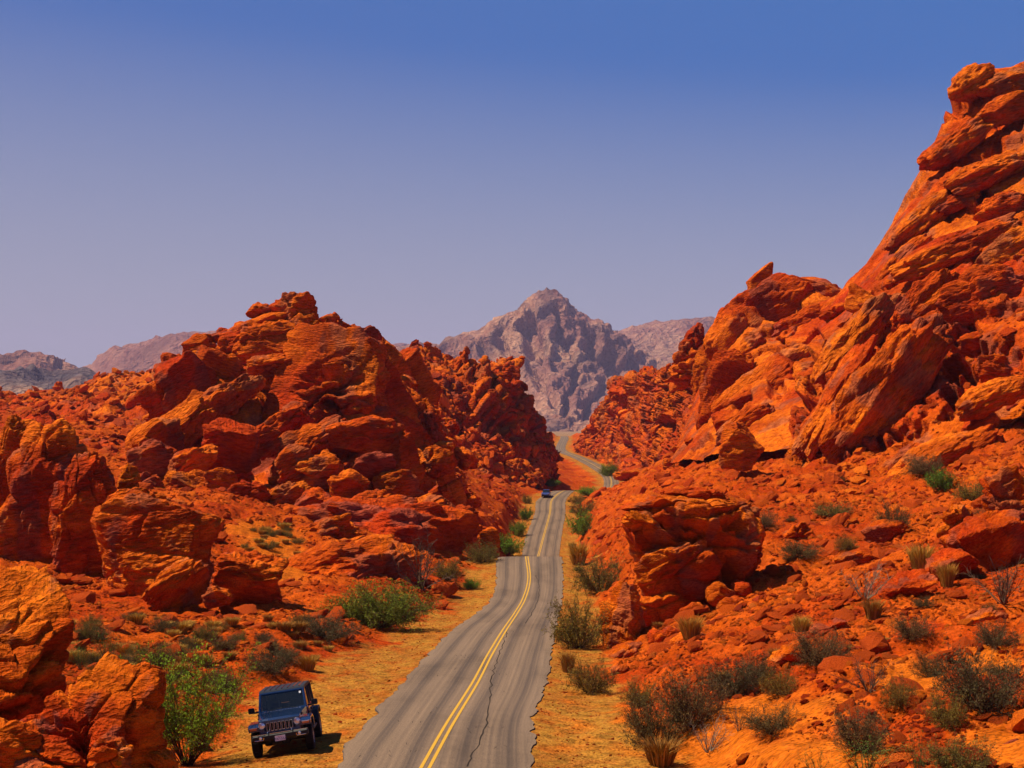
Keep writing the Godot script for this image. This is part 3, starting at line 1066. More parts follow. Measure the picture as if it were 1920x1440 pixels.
func make_right_butte() -> void:
	var t := thing("sandstone_butte", "rounded red butte with a thumb-shaped rock balanced on its top", "butte", pt(1400, 850, 172))
	var s := style(1.7, 0.26, 14.0, 0.45, 1.2, 0.05, 0.14, 0.4, Basis(Vector3.BACK, deg_to_rad(12)) * Basis(Vector3.RIGHT, deg_to_rad(8)))
	s.outward = Vector3(-0.30, 0.40, 0.85).normalized()
	var c := carving(1240, 500, 1740, 900, [[17, 4.0, 1345, 622, 1387, 603, 1437, 588, 1480, 572], [6, 2.2, 1403, 632, 1450, 618, 1482, 582], [6, 2.5, 1495, 555, 1503, 592], [13, 3.0, 1397, 715, 1390, 745, 1372, 775], [24, 2.6, 1470, 700, 1445, 715], [5, 1.6, 1460, 612, 1480, 600, 1530, 590], [5, 1.6, 1458, 618, 1468, 640, 1500, 650], [5, 1.5, 1470, 660, 1510, 640, 1560, 600], [6, 2.0, 1405, 675, 1440, 660, 1480, 665], [4, 1.4, 1350, 700, 1380, 660, 1420, 640], [4, 1.2, 1320, 790, 1345, 700], [6, -1.2, 1340, 720, 1350, 650], [8, 2.2, 1300, 850, 1330, 820], [5, 1.5, 1490, 530, 1540, 545, 1575, 560]])
	sheet("butte_body", [
		[[1262, 872, 215], [1265, 870, 205], [1300, 862, 190], [1350, 850, 180], [1400, 850, 170], [1440, 845, 166], [1480, 840, 163], [1520, 835, 159], [1560, 845, 156], [1600, 855, 152], [1650, 850, 150], [1720, 850, 150]],
		[[1285, 830, 245], [1278, 830, 225], [1312, 790, 215], [1347, 762, 208], [1390, 740, 203], [1430, 720, 200], [1470, 710, 198], [1510, 710, 195], [1550, 720, 190], [1590, 740, 185], [1640, 760, 180], [1720, 780, 175]],
		[[1315, 770, 265], [1300, 765, 245], [1322, 700, 240], [1345, 660, 236], [1385, 630, 232], [1420, 610, 230], [1465, 600, 228], [1510, 600, 225], [1550, 605, 222], [1590, 620, 220], [1640, 640, 215], [1720, 640, 215]],
		[[1335, 720, 285], [1322, 690, 262], [1328, 642, 258], [1342, 608, 255], [1375, 572, 252], [1410, 550, 250], [1460, 532, 248], [1500, 518, 247], [1545, 520, 246], [1580, 540, 245], [1640, 510, 250], [1720, 490, 255]]], 300, 230, s, c, M.rock_mid, [30.0, 0.4, 0.18], 25.0, t, "dome")
	var st := style(1.0, 0.12, 6.0, 0.15, 0.2, 0.2, 0.06, 0.5)
	rock_at("balanced_rock", t, 1428, 522, 62, 62, 246, 0, 0.6, 5.0, 41, st, [[-0.1, 0.05, 1.0, 0.6], [0.98, -0.12, 0.1, 0.58], [-0.66, 0.75, 0.05, 0.42], [-0.95, -0.1, 0.1, 0.8], [0, -1, 0, 0.9]], M.rock_mid, [14.0, 0.4, 0.18], 0.0, 2, 0.10)
	for b in [[1440, 590, 190, 110, 238, 24, 0.5, 45], [1525, 560, 120, 80, 238, -12, 0.5, 46], [1385, 640, 110, 130, 234, 40, 0.5, 47], [1430, 735, 190, 90, 205, 34, 0.4, 48], [1360, 745, 90, 170, 210, -22, 0.5, 49], [1500, 610, 110, 50, 226, 18, 0.5, 55], [1470, 690, 120, 60, 208, 30, 0.45, 56], [1335, 690, 60, 130, 238, -14, 0.6, 57], [1400, 800, 130, 60, 185, 30, 0.45, 58], [1555, 590, 90, 60, 226, 30, 0.5, 59]]:
		rock_at("dome", t, b[0], b[1], b[2], b[3], b[4], b[5], b[6], 2.4, b[7], style(1.3, 0.2, 12.0, 0.25, 0.7, 0.08, 0.1, 0.45), [], M.rock_mid, [26.0, 0.4, 0.18], 0.0, 2, 0.12)
	rock_at("ledge", t, 1480, 645, 96, 50, 224, 24, 1.0, 2.6, 43, style(1.4, 0.35, 6.0, 0.3, 0.6, 0.1, 0.1, 0.4), [], M.rock_mid, [20.0, 0.4, 0.18], 0.0, 4, 0.2)
	rock_at("ledge", t, 1415, 668, 90, 56, 226, 26, 1.0, 2.6, 44, style(1.4, 0.35, 6.0, 0.3, 0.6, 0.1, 0.1, 0.4), [], M.rock_mid, [20.0, 0.4, 0.18], 0.0, 4, 0.2)
	strew_blocks(t, "dome", 18, 1.0, 3.2, 930, [30.0, 0.4, 0.18], 0.45)
	# pinnacle on its shoulder
	var p := thing("rock_pinnacle", "knobbly red rock pinnacle standing on the shoulder of the hill", "pinnacle", pt(1300, 700, 262))
	var sp := style(1.5, 0.5, 4.0, 0.7, 0.8, 0.2, 0.2, 0.5)
	rock_at("knob", p, 1302, 640, 42, 56, 262, -8, 1.0, 2.5, 51, sp, [], M.rock_mid, [16.0, 0.4, 0.18], 0.0, 6, 0.25)
	rock_at("knob", p, 1288, 668, 40, 46, 260, 5, 1.0, 2.5, 52, sp, [], M.rock_mid, [16.0, 0.4, 0.18], 0.0, 6, 0.25)
	rock_at("knob", p, 1318, 672, 40, 50, 259, 5, 1.0, 2.5, 53, sp, [], M.rock_mid, [16.0, 0.4, 0.18], 0.0, 6, 0.25)
	rock_at("knob", p, 1300, 702, 80, 50, 258, 0, 1.0, 2.5, 54, sp, [], M.rock_mid, [16.0, 0.4, 0.18], 0.0, 6, 0.25)

func make_cliff() -> void:
	var t := thing("sandstone_cliff", "huge red sandstone cliff with slanting layers and dark hollows above the slope", "cliff", pt(1720, 880, 140))
	var s := style(1.3, 0.24, 13.0, 0.55, 1.2, 0.05, 0.12, 0.5, Basis(Vector3.BACK, deg_to_rad(13)) * Basis(Vector3.RIGHT, deg_to_rad(10)), 1.0)
	s.outward = Vector3(-0.42, 0.40, 0.81).normalized()
	var c := carving(1440, 90, 1960, 960, [
		[30, 4.03, 1818, 625, 1806, 700, 1790, 760], [18, 1.6, 1800, 768, 1850, 752, 1900, 722], [24, 2.11, 1686, 832, 1722, 800], [26, 2.6, 1605, 868, 1648, 838, 1692, 852], [14, 1.75, 1572, 875, 1564, 930],
		[32, 3.1, 1535, 655, 1528, 715, 1512, 775], [15, 1.75, 1512, 798, 1490, 858], [8, 1.3, 1622, 640, 1578, 738, 1542, 820, 1518, 892], [7, 1.1, 1680, 616, 1612, 720, 1578, 778, 1552, 860],
		[9, 1.1, 1616, 597, 1645, 638, 1657, 697, 1684, 738, 1745, 757], [9, 1.4, 1756, 616, 1790, 594, 1850, 588, 1912, 570], [15, 1.5, 1893, 650, 1916, 722],
		[8, 1.3, 1738, 314, 1790, 285, 1842, 258, 1917, 234], [8, 1.2, 1712, 374, 1760, 338, 1810, 308, 1872, 268], [12, 1.6, 1735, 408, 1783, 390, 1835, 394], [15, 2.25, 1830, 338, 1850, 395], [13, 1.4, 1870, 215, 1905, 205],
		[26, 2.11, 1786, 205, 1822, 168], [6, 0.8, 1696, 462, 1672, 505], [7, 1, 1640, 545, 1700, 520, 1780, 500], [5, 0.7, 1720, 500, 1800, 470, 1900, 440], [6, 0.8, 1700, 420, 1760, 412, 1850, 405, 1920, 390],
		[6, 0.9, 1830, 470, 1815, 540], [6, 1, 1870, 640, 1850, 690], [5, 0.75, 1740, 560, 1720, 640], [5, 0.65, 1650, 590, 1700, 560, 1740, 545], [7, -0.8, 1640, 560, 1600, 640, 1560, 720], [10, -1, 1700, 660, 1640, 760, 1590, 850], [9, -0.7, 1760, 470, 1860, 440],
		[10, -0.9, 1745, 345, 1810, 325], [14, 1.2, 1885, 545, 1910, 530], [7, 1, 1835, 520, 1832, 545], [9, -0.8, 1880, 300], [6, 0.9, 1850, 285, 1915, 262], [6, 1, 1780, 250, 1850, 215]])
	sheet("cliff_face", [
		[[1490, 880, 200], [1470, 872, 160], [1500, 892, 152], [1540, 927, 146], [1580, 938, 141], [1640, 918, 138], [1720, 880, 134], [1800, 835, 132], [1900, 795, 130], [2050, 730, 130], [2300, 640, 130]],
		[[1505, 800, 210], [1485, 790, 168], [1515, 800, 156], [1555, 820, 150], [1600, 830, 146], [1660, 810, 143], [1740, 770, 141], [1820, 730, 140], [1920, 690, 138], [2060, 630, 138], [2300, 540, 138]],
		[[1525, 715, 222], [1500, 700, 179], [1530, 690, 168], [1570, 700, 161], [1620, 710, 157], [1680, 690, 154], [1760, 650, 152], [1840, 610, 150], [1930, 570, 149], [2070, 520, 149], [2300, 440, 149]],
		[[1565, 625, 235], [1540, 610, 192], [1570, 600, 180], [1610, 590, 173], [1660, 590, 168], [1720, 570, 165], [1790, 540, 163], [1860, 500, 162], [1940, 460, 161], [2080, 420, 161], [2300, 350, 162]],
		[[1612, 560, 245], [1585, 545, 204], [1615, 515, 194], [1650, 490, 186], [1700, 475, 181], [1750, 455, 178], [1810, 430, 176], [1880, 395, 175], [1950, 360, 175], [2080, 320, 175], [2300, 260, 176]],
		[[1665, 485, 250], [1640, 470, 212], [1665, 440, 203], [1695, 400, 197], [1735, 380, 192], [1780, 355, 190], [1830, 325, 188], [1890, 300, 187], [1960, 270, 187], [2090, 240, 187], [2300, 200, 188]],
		[[1720, 400, 255], [1695, 390, 218], [1715, 350, 210], [1745, 305, 205], [1775, 285, 201], [1810, 265, 199], [1850, 240, 198], [1900, 220, 197], [1970, 200, 197], [2090, 170, 197], [2300, 140, 198]],
		[[1772, 315, 260], [1745, 300, 222], [1762, 250, 216], [1775, 195, 212], [1795, 158, 209], [1820, 142, 207], [1855, 134, 206], [1905, 124, 205], [1970, 105, 205], [2090, 80, 205], [2300, 60, 206]]], 340, 460, s, c, M.rock_mid, [26.0, 0.4, 0.18], 40.0, t, "cliff")
	strew_blocks(t, "cliff", 34, 0.8, 3.0, 960, [26.0, 0.4, 0.18], 0.35)
	# blocks that stand out of the face
	var sb := style(0.9, 0.12, 8.0, 0.26, 0.6, 0.08, 0.08, 0.6)
	for b in [
		[1655, 735, 330, 120, 147, 50, 0.30, 61], [1570, 745, 270, 50, 152, 58, 0.45, 62], [1605, 640, 220, 70, 166, 50, 0.40, 63], [1845, 330, 190, 52, 184, 22, 0.50, 64], [1795, 268, 150, 54, 196, 36, 0.50, 65], [1725, 415, 170, 60, 185, 42, 0.45, 66],
		[1800, 470, 260, 66, 170, 22, 0.35, 67], [1845, 560, 170, 110, 156, 14, 0.35, 68], [1905, 480, 130, 90, 163, 20, 0.40, 69], [1885, 205, 120, 50, 196, 20, 0.50, 70], [1825, 160, 90, 60, 203, 30, 0.60, 71], [1885, 160, 110, 46, 202, 14, 0.60, 72],
		[1740, 575, 170, 90, 160, 40, 0.35, 73], [1865, 745, 150, 56, 129, 26, 0.45, 74], [1760, 860, 210, 60, 126, 28, 0.45, 75], [1860, 690, 70, 60, 138, -10, 0.50, 76], [1690, 880, 120, 50, 132, 34, 0.50, 77], [1520, 810, 110, 40, 155, 62, 0.60, 78], [1690, 500, 150, 46, 180, 44, 0.45, 79], [1890, 390, 120, 60, 174, 16, 0.45, 80], [1780, 385, 110, 34, 184, 20, 0.50, 81], [1640, 545, 110, 44, 184, 46, 0.5, 82]]:
		rock_at("slab", t, b[0], b[1], b[2], b[3], b[4], b[5], b[6], 2.25, b[7], sb, [], M.rock_mid, [20.0, 0.4, 0.18], 0.0, 2, 0.12)

func make_left_butte() -> void:
	var t := thing("sandstone_butte", "tall layered orange butte with two round knobs on top beside the road", "butte", pt(600, 960, 172))
	var tone := [24.0, 0.4, 0.18]
	# the buried body that carries the blocks
	var sb := style(1.8, 0.6, 7.0, 1.0, 2.5, 0.07, 0.25, 0.3, Basis(Vector3.BACK, deg_to_rad(14)))
	var c := carving(220, 540, 900, 1020, [[26, 5, 480, 720, 530, 715, 545, 700], [10, 3, 440, 700, 450, 740], [8, 2.5, 500, 760, 500, 820]])
	sheet("butte_body", [
		[[240, 960, 178], [300, 970, 166], [380, 965, 160], [470, 965, 157], [560, 965, 155], [640, 965, 156], [720, 960, 160], [790, 955, 166], [850, 950, 176], [885, 945, 192]],
		[[245, 880, 186], [300, 880, 178], [370, 875, 173], [460, 875, 170], [550, 870, 168], [640, 860, 168], [720, 850, 172], [780, 850, 178], [830, 855, 186], [862, 880, 200]],
		[[270, 800, 194], [315, 790, 188], [380, 785, 184], [460, 770, 181], [550, 770, 180], [630, 760, 180], [700, 750, 183], [750, 760, 190], [795, 790, 198], [830, 830, 208]],
		[[300, 740, 200], [340, 715, 196], [395, 705, 193], [470, 690, 191], [550, 680, 191], [620, 670, 192], [680, 670, 196], [725, 690, 203], [765, 730, 210], [805, 790, 216]],
		[[340, 705, 206], [375, 675, 203], [420, 662, 201], [480, 645, 200], [550, 640, 201], [600, 645, 203], [650, 655, 206], [690, 668, 212], [735, 700, 218], [785, 770, 224]]], 250, 190, sb, c, M.rock_mid, tone, 20.0, t, "butte")
	var s1 := style(1.15, 0.40, 7.0, 0.40, 0.7, 0.1, 0.14, 0.5, Basis(), 0.8)      # bedded
	var s2 := style(1.6, 0.22, 6.0, 0.35, 0.7, 0.12, 0.12, 0.4, Basis(), 1.0)       # blocky
	# name, cx, cy, w, h, metres, roll, depth, squareness, seed, style, cuts, turn
	var cut_right := [0.85, 0.05, 0.55, 0.66]
	var front := [0.0, -0.05, 1.0, 0.62]
	var front_right := [0.5, -0.1, 0.85, 0.66]
	var front_left := [-0.45, -0.1, 0.9, 0.68]
	for e in [
		["knob", 553, 590, 86, 84, 199, -6, 0.95, 2.2, 101, s1, [[0.8, -0.1, 0.6, 0.62], [0, -1, 0, 0.85]], 5, 0.10],
		["knob", 487, 586, 50, 30, 200, -8, 0.9, 2.4, 102, s1, [[0.1, -0.6, 0.9, 0.5], [0, -1, 0, 0.75]], 3, 0.12],
		["ledge", 505, 606, 90, 30, 199, 2, 1.0, 2.6, 103, s1, [], 4, 0.15],
		["upper_tier", 500, 655, 190, 100, 196, 3, 0.6, 2.6, 104, s1, [[0.9, 0, 0.4, 0.85]], 5, 0.14],
		["upper_tier", 478, 640, 120, 70, 197, 12, 0.8, 2.5, 105, s1, [], 5, 0.18],
		["upper_tier", 560, 640, 90, 90, 197, -14, 0.8, 2.5, 106, s1, [cut_right], 5, 0.15],
		["block", 378, 655, 62, 56, 197, 6, 0.9, 3.2, 107, s2, [[-0.45, -0.25, 0.85, 0.55]], 4, 0.10],
		["block", 420, 631, 36, 20, 198, 12, 1.0, 2.4, 108, s1, [], 4, 0.2],
		["block", 440, 662, 70, 44, 196, -10, 0.9, 2.6, 109, s1, [], 5, 0.2],
		["block", 402, 700, 92, 84, 190, -14, 0.8, 2.9, 110, s2, [[0.05, -0.3, 0.95, 0.5]], 4, 0.12],
		["block", 352, 725, 118, 110, 186, 28, 0.8, 2.7, 111, s2, [[0.5, -0.35, 0.8, 0.52], [0.8, -0.2, 0.3, 0.75]], 4, 0.12],
		["block", 300, 748, 70, 80, 185, 30, 0.9, 2.6, 112, s2, [front_left], 4, 0.15],
		["overhang", 520, 684, 120, 34, 184, 6, 0.8, 2.9, 113, s1, [[0, -0.5, 0.85, 0.6]], 4, 0.12],
		["slab", 398, 768, 200, 72, 178, 32, 0.6, 2.7, 114, s1, [[0.35, -0.8, 0.6, 0.6], [0.9, 0.0, 0.5, 0.86]], 5, 0.14],
		["slab", 340, 805, 130, 70, 172, 34, 0.7, 2.7, 115, s1, [[0.3, -0.8, 0.6, 0.6]], 5, 0.14],
		["mound", 624, 748, 236, 262, 182, -10, 0.75, 2.5, 116, s1, [[0.93, 0.2, 0.2, 0.82], [-0.12, 0.52, 0.85, 0.55], [-0.5, 0.5, 0.7, 0.66]], 2, 0.08],
		["fin", 762, 815, 66, 330, 184, 24, 1.0, 2.6, 117, s2, [[0.75, 0.0, 0.7, 0.6]], 5, 0.12],
		["fin", 715, 705, 60, 150, 192, 24, 1.0, 2.6, 118, s2, [[0.75, 0.0, 0.7, 0.6]], 5, 0.12],
		["boulder", 434, 836, 108, 94, 163, -6, 0.8, 2.8, 119, s2, [[0.05, -0.55, 0.85, 0.45], [0.85, -0.1, 0.4, 0.8]], 3, 0.10],
		["boulder", 286, 832, 110, 66, 168, 24, 0.8, 2.6, 120, s1, [[0.3, -0.6, 0.8, 0.6]], 5, 0.16],
		["boulder", 288, 872, 84, 74, 163, 8, 0.8, 2.7, 121, s2, [[0.4, -0.4, 0.85, 0.55]], 5, 0.14],
		["boulder", 358, 868, 94, 56, 158, 20, 0.8, 2.6, 122, s1, [[0.4, -0.6, 0.75, 0.6]], 5, 0.14],
		["boulder", 362, 915, 102, 64, 153, -6, 0.8, 2.6, 123, s1, [[-0.3, -0.5, 0.8, 0.62]], 5, 0.14],
		["boulder", 414, 906, 54, 48, 152, -8, 0.9, 2.8, 124, s2, [front], 5, 0.14],
		["boulder", 262, 915, 70, 50, 150, 10, 0.9, 2.6, 125, s1, [front], 5, 0.14],
		["tier", 590, 838, 170, 84, 168, 24, 0.6, 2.6, 126, s1, [[0.3, -0.75, 0.6, 0.6]], 5, 0.14],
		["tier", 545, 790, 90, 60, 172, 32, 0.8, 2.6, 127, s1, [[0.3, -0.75, 0.6, 0.6]], 5, 0.14],
		["tier", 676, 822, 140, 62, 167, 4, 0.6, 2.9, 128, s1, [[0.3, -0.5, 0.8, 0.7]], 5, 0.12],
		["boulder", 702, 874, 70, 56, 161, -6, 0.9, 2.6, 129, s2, [[0.3, -0.5, 0.8, 0.55]], 4, 0.14],
		["boulder", 652, 912, 74, 54, 156, 4, 0.9, 2.6, 130, s2, [[0.2, -0.5, 0.85, 0.58]], 4, 0.14],
		["boulder", 605, 885, 90, 74, 159, 10, 0.8, 2.6, 131, s1, [[0.3, -0.5, 0.85, 0.6]], 5, 0.16],
		["boulder", 560, 880, 80, 60, 160, 24, 0.8, 2.6, 132, s1, [[0.3, -0.5, 0.85, 0.6]], 5, 0.16],
		["boulder", 540, 930, 80, 56, 152, 14, 0.8, 2.6, 133, s1, [[0.3, -0.5, 0.85, 0.6]], 5, 0.16],
		["boulder", 590, 945, 70, 50, 150, 12, 0.8, 2.6, 134, s1, [[0.3, -0.5, 0.85, 0.6]], 5, 0.16],
		["tower", 757, 872, 62, 104, 167, 14, 0.9, 3.0, 135, s1, [[0.7, 0, 0.7, 0.75]], 4, 0.10],
		["tower", 742, 925, 80, 70, 161, 8, 0.9, 2.8, 136, s1, [[0.7, 0, 0.7, 0.78]], 4, 0.12],
		["tower", 820, 872, 60, 74, 171, 12, 0.9, 2.5, 137, s1, [[0.1, -0.8, 0.6, 0.6]], 3, 0.10],
		["fin", 845, 915, 40, 110, 172, 22, 1.0, 2.6, 138, s2, [[0.75, 0.0, 0.7, 0.6]], 5, 0.12],
		["tower", 800, 790, 40, 110, 186, 22, 1.0, 2.6, 139, s1, [], 5, 0.15],
		["crest_block", 690, 632, 44, 34, 212, 10, 1.0, 2.8, 140, s2, [[0.3, -0.2, 0.9, 0.5]], 4, 0.12],
		["crest_block", 620, 612, 56, 44, 204, -12, 1.0, 2.6, 141, s1, [], 6, 0.22],
		["crest_block", 655, 630, 50, 40, 206, -16, 1.0, 2.6, 142, s1, [], 6, 0.22],
		["rear_wall", 722, 690, 86, 110, 216, 22, 0.8, 2.6, 143, s2, [[0.1, -0.15, 1.0, 0.45]], 3, 0.10],
		["rear_wall", 775, 720, 76, 140, 218, 26, 0.8, 2.6, 144, s2, [[0.35, -0.1, 0.95, 0.45]], 3, 0.10],
		["boulder", 470, 925, 60, 44, 150, 8, 0.9, 2.6, 145, s1, [front], 5, 0.16],
		["boulder", 700, 945, 90, 50, 153, 4, 0.9, 2.6, 146, s1, [], 5, 0.18],
		["boulder", 800, 955, 100, 44, 158, 2, 0.9, 2.6, 147, s1, [], 5, 0.18],
		["boulder", 868, 968, 50, 40, 163, 0, 0.9, 2.6, 148, s1, [front_right], 5, 0.18],
		["boulder", 495, 830, 50, 70, 166, 24, 0.9, 2.6, 149, s1, [front_right], 5, 0.18],
		["boulder", 760, 965, 40, 34, 153, 0, 0.9, 2.6, 150, s1, [front_right], 5, 0.18],
		["boulder", 325, 690, 60, 50, 205, 20, 0.9, 2.6, 151, s1, [], 5, 0.2]]:
		var face: Carving = null
		if e[0] == "mound":
			face = carving(480, 600, 780, 900, [[5, 1.6, 575, 694, 602, 677, 631, 666, 652, 663], [3.5, 1.1, 602, 687, 655, 685], [7, 1.9, 566, 706, 600, 694], [7, 1.9, 555, 730, 595, 711, 604, 704, 636, 706], [7, 2.2, 565, 770, 590, 747, 631, 724, 653, 717, 690, 711], [11, 3.0, 627, 737, 646, 735], [11, 4.0, 603, 763, 631, 763, 648, 772, 688, 778], [17, 2.6, 580, 804, 634, 788], [10, -0.8, 600, 750, 640, 748, 690, 740], [8, -0.8, 610, 695, 660, 695]])
		var o := rock_at(e[0], t, e[1], e[2], e[3], e[4], e[5], e[6], e[7], e[8], e[9], e[10], e[11], M.rock_mid, tone, 0.0, e[12], e[13], face)
		if e[0] == "mound":
			o.set_meta("label", "golden rounded mound with an eye-shaped hole and a cave below it")
	strew_blocks(t, "butte", 150, 1.0, 3.2, 900, tone, 0.72)
	# broad slabs at its foot, running down to the road
	var sl := style(0.75, 0.16, 4.0, 0.28, 0.8, 0.10, 0.10, 0.6)
	for e in [[722, 1004, 340, 140, 146, -4, 0.7, 161], [640, 1075, 240, 110, 116, 8, 0.8, 162], [600, 1010, 130, 70, 135, 18, 0.8, 163], [838, 985, 130, 76, 168, -10, 0.8, 164], [640, 1040, 110, 60, 122, 20, 0.7, 165]]:
		var o := rock_at("rock_slab", null, e[0], e[1], e[2], e[3], e[4], e[5], e[6], 2.3, e[7], sl, [], M.rock_mid, tone, 0.0, 5, 0.18)
		meta(o, ["broad cracked orange slab spreading from the butte foot toward the road", "low tilted slab above the green roadside shrub", "small sloping slab beside the sand patch", "worn slab at the butte's end next to roadside bushes", "narrow red-faced slab wedged above the tilted slab"][e[7] - 161], "rock slab")
	var end_block := rock_at("rock_block", null, 915, 1010, 36, 34, 150, 0, 0.9, 3.2, 166, sl, [[0.1, -0.1, 1.0, 0.5]], M.rock_mid, tone, 0.0, 3, 0.1)
	meta(end_block, "small square dark-faced block at the end of the broad slab", "rock")

func make_rocks_by_plain() -> void:
	var tone := [14.0, 0.4, 0.18]
	var s1 := style(0.8, 0.22, 5.0, 0.35, 0.5, 0.14, 0.10, 0.6, Basis(Vector3.BACK, deg_to_rad(12)), 0.9)
	var s3 := style(0.62, 0.24, 4.0, 0.25, 0.4, 0.14, 0.10, 0.7, Basis(), 0.6)
	var sv := style(1.1, 0.2, 3.0, 0.5, 0.7, 0.14, 0.14, 0.5, Basis(Vector3.BACK, deg_to_rad(80)), 0.8)
	var fr := [0.05, -0.22, 1.0, 0.55]
	for e in [
		["rock_tower", 92, 965, 172, 330, 106, 6, 0.8, 3.0, 201, sv, [[0.1, -0.12, 1.0, 0.6], [-0.3, 0.85, 0.5, 0.8]], 4, 0.12, "tall dark-fronted red rock tower with deep upright clefts"],
		["rock_tower", 158, 990, 112, 270, 101, 8, 0.9, 3.0, 202, sv, [[0.35, -0.22, 1.0, 0.58], [-0.2, 0.85, 0.5, 0.75]], 4, 0.12, "red rock tower with a tilted sunlit top beside the dark-fronted tower"],
		["layered_rock", 292, 1045, 214, 232, 93, 4, 0.8, 2.7, 203, s3, [[-0.85, -0.3, 0.5, 0.74], [0.15, 0.42, 0.9, 0.66]], 4, 0.10, "big layered red rock with rows of horizontal ledges"],
		["tilted_rock", 336, 1100, 118, 80, 87, 34, 0.8, 2.8, 204, s3, [[0.3, -0.65, 0.75, 0.55]], 4, 0.12, "tilted boulder leaning against the foot of the layered rock"],
		["layered_rock", 460, 1092, 132, 118, 91, -6, 0.85, 2.5, 205, s3, [[0.1, -0.55, 0.9, 0.56]], 4, 0.14, "rounded layered rock with an undercut dark red front"],
		["rock_spike", 240, 898, 50, 64, 105, 6, 0.9, 2.4, 206, s1, [[-0.7, 0.6, 0.3, 0.5], [0.7, 0.5, 0.3, 0.5], [0.1, 0.1, 1, 0.6]], 3, 0.10, "small pyramid-shaped red rock above the layered ledges"],
		["layered_rock", 250, 950, 110, 60, 98, 16, 0.9, 2.6, 207, s3, [], 5, 0.16, "stepped rock shoulder between the tower and the layered rock"],
		["rock_tower", 10, 880, 66, 200, 124, -14, 0.9, 2.8, 208, sv, [[0.6, 0, 0.8, 0.7]], 4, 0.14, "narrow upright orange rock behind the dark-fronted tower"],
		["rock_tower", -70, 960, 130, 260, 110, 4, 0.9, 2.8, 209, sv, [fr], 4, 0.14, "broad red rock wall continuing beyond the dark-fronted tower"],
		["layered_rock", 350, 985, 130, 60, 103, -6, 0.9, 2.6, 210, s3, [], 5, 0.16, "low ledge rock at the edge of the sand patch"],
		["boulder", 405, 1120, 54, 44, 86, 10, 0.9, 2.6, 211, s3, [fr], 5, 0.16, "small dark boulder wedged between tilted boulder and undercut rock"],
		["boulder", 40, 820, 70, 60, 150, 20, 0.9, 2.6, 212, s1, [fr], 5, 0.16, "weathered boulder behind the narrow upright rock"]]:
		var o := rock_at(e[0], null, e[1], e[2], e[3], e[4], e[5], e[6], e[7], e[8], e[9], e[10], e[11], M.rock_mid, tone, 0.0, e[12], e[13])
		meta(o, e[14], "boulder" if e[0] == "boulder" else "rock")

func make_foreground_rocks() -> void:
	var s := style(0.34, 0.06, 1.1, 0.34, 0.22, 0.45, 0.045, 1.6, Basis(Vector3.BACK, deg_to_rad(-8)) * Basis(Vector3.RIGHT, deg_to_rad(-20)), 0.9)
	var t := thing("rock_wall", "big sunlit sandstone ledge with a dark upright side wall beside the bush", "rock", pt(20, 1500, 33))
	var lc := carving(-60, 1030, 320, 1500, [[6, 0.30, 0, 1168, 45, 1160, 64, 1148], [8, 0.45, -20, 1282, 50, 1292, 62, 1270, 114, 1192], [5, 0.25, 40, 1128, 34, 1182], [6, 0.30, 0, 1204, 60, 1208, 90, 1182], [8, 0.45, -20, 1334, 48, 1322], [6, 0.35, 20, 1380, 50, 1440], [10, 0.5, 100, 1180, 118, 1240]])
	var slc := carving(40, 1230, 320, 1500, [[5, 0.22, 135, 1281, 192, 1268], [6, 0.32, 92, 1354, 150, 1362, 168, 1344], [14, 0.5, 146, 1382, 172, 1420], [6, 0.3, 80, 1424, 132, 1440], [5, 0.22, 120, 1320, 150, 1330], [9, 0.4, 250, 1300, 240, 1360, 255, 1400]])
	rock_at("ledge_body", t, -66, 1400, 370, 640, 33.5, 3, 0.95, 6.0, 301, s, [[0.93, -0.06, 0.4, 0.74], [0.14, 0.9, 0.42, 0.60], [0.1, 0.05, 1.0, 0.86]], M.rock_near, [5.0, 0.4, 0.18], 0.0, 3, 0.07, lc)
	rock_at("upper_ledge", t, -40, 1170, 220, 220, 36.5, 6, 0.8, 4.0, 302, s, [[0.9, 0.1, 0.35, 0.8], [0.3, 0.8, 0.5, 0.66]], M.rock_near, [5.0, 0.4, 0.18], 0.0, 4, 0.10)
	rock_at("lower_block", t, 10, 1420, 140, 120, 30.5, 4, 0.8, 2.8, 303, s, [[0.2, -0.3, 1, 0.6]], M.rock_near, [5.0, 0.4, 0.18], 0.0, 4, 0.12)
	rock_at("loose_slab", t, 35, 1085, 60, 40, 38, -20, 0.9, 2.5, 304, s, [], M.rock_near, [5.0, 0.4, 0.18], 0.0, 5, 0.16)
	var t2 := thing("rock_slab", "smooth tilted slab with a broken dark face below the sunlit ledge", "rock slab", pt(150, 1500, 31))
	rock_at("slab_body", t2, 152, 1450, 250, 400, 31, -4, 0.9, 6.0, 311, s, [[0.78, -0.05, 0.62, 0.62], [-0.1, 0.86, 0.5, 0.52], [-0.9, 0.1, 0.3, 0.9]], M.rock_near, [4.0, 0.4, 0.18], 0.0, 2, 0.05, slc)
	rock_at("cap", t2, 228, 1262, 76, 34, 33.5, -10, 0.9, 2.6, 312, s, [[0.2, -0.4, 0.9, 0.6]], M.rock_near, [4.0, 0.4, 0.18], 0.0, 4, 0.12)
	rock_at("broken_face", t2, 238, 1385, 90, 210, 32.6, 4, 0.9, 2.6, 313, s, [[0.6, -0.2, 0.8, 0.62]], M.rock_near, [4.0, 0.4, 0.18], 0.0, 4, 0.14)
	rock_at("loose_block", t2, 205, 1420, 60, 60, 29.6, 10, 0.9, 2.6, 314, s, [], M.rock_near, [4.0, 0.4, 0.18], 0.0, 6, 0.2)
	var o := rock_at("rock_slab", null, 290, 1432, 90, 60, 31.5, -24, 0.9, 2.6, 315, s, [], M.rock_near, [4.0, 0.4, 0.18], 0.0, 4, 0.12)
	meta(o, "small sloping slab between the broken slab and the green bush", "rock slab")

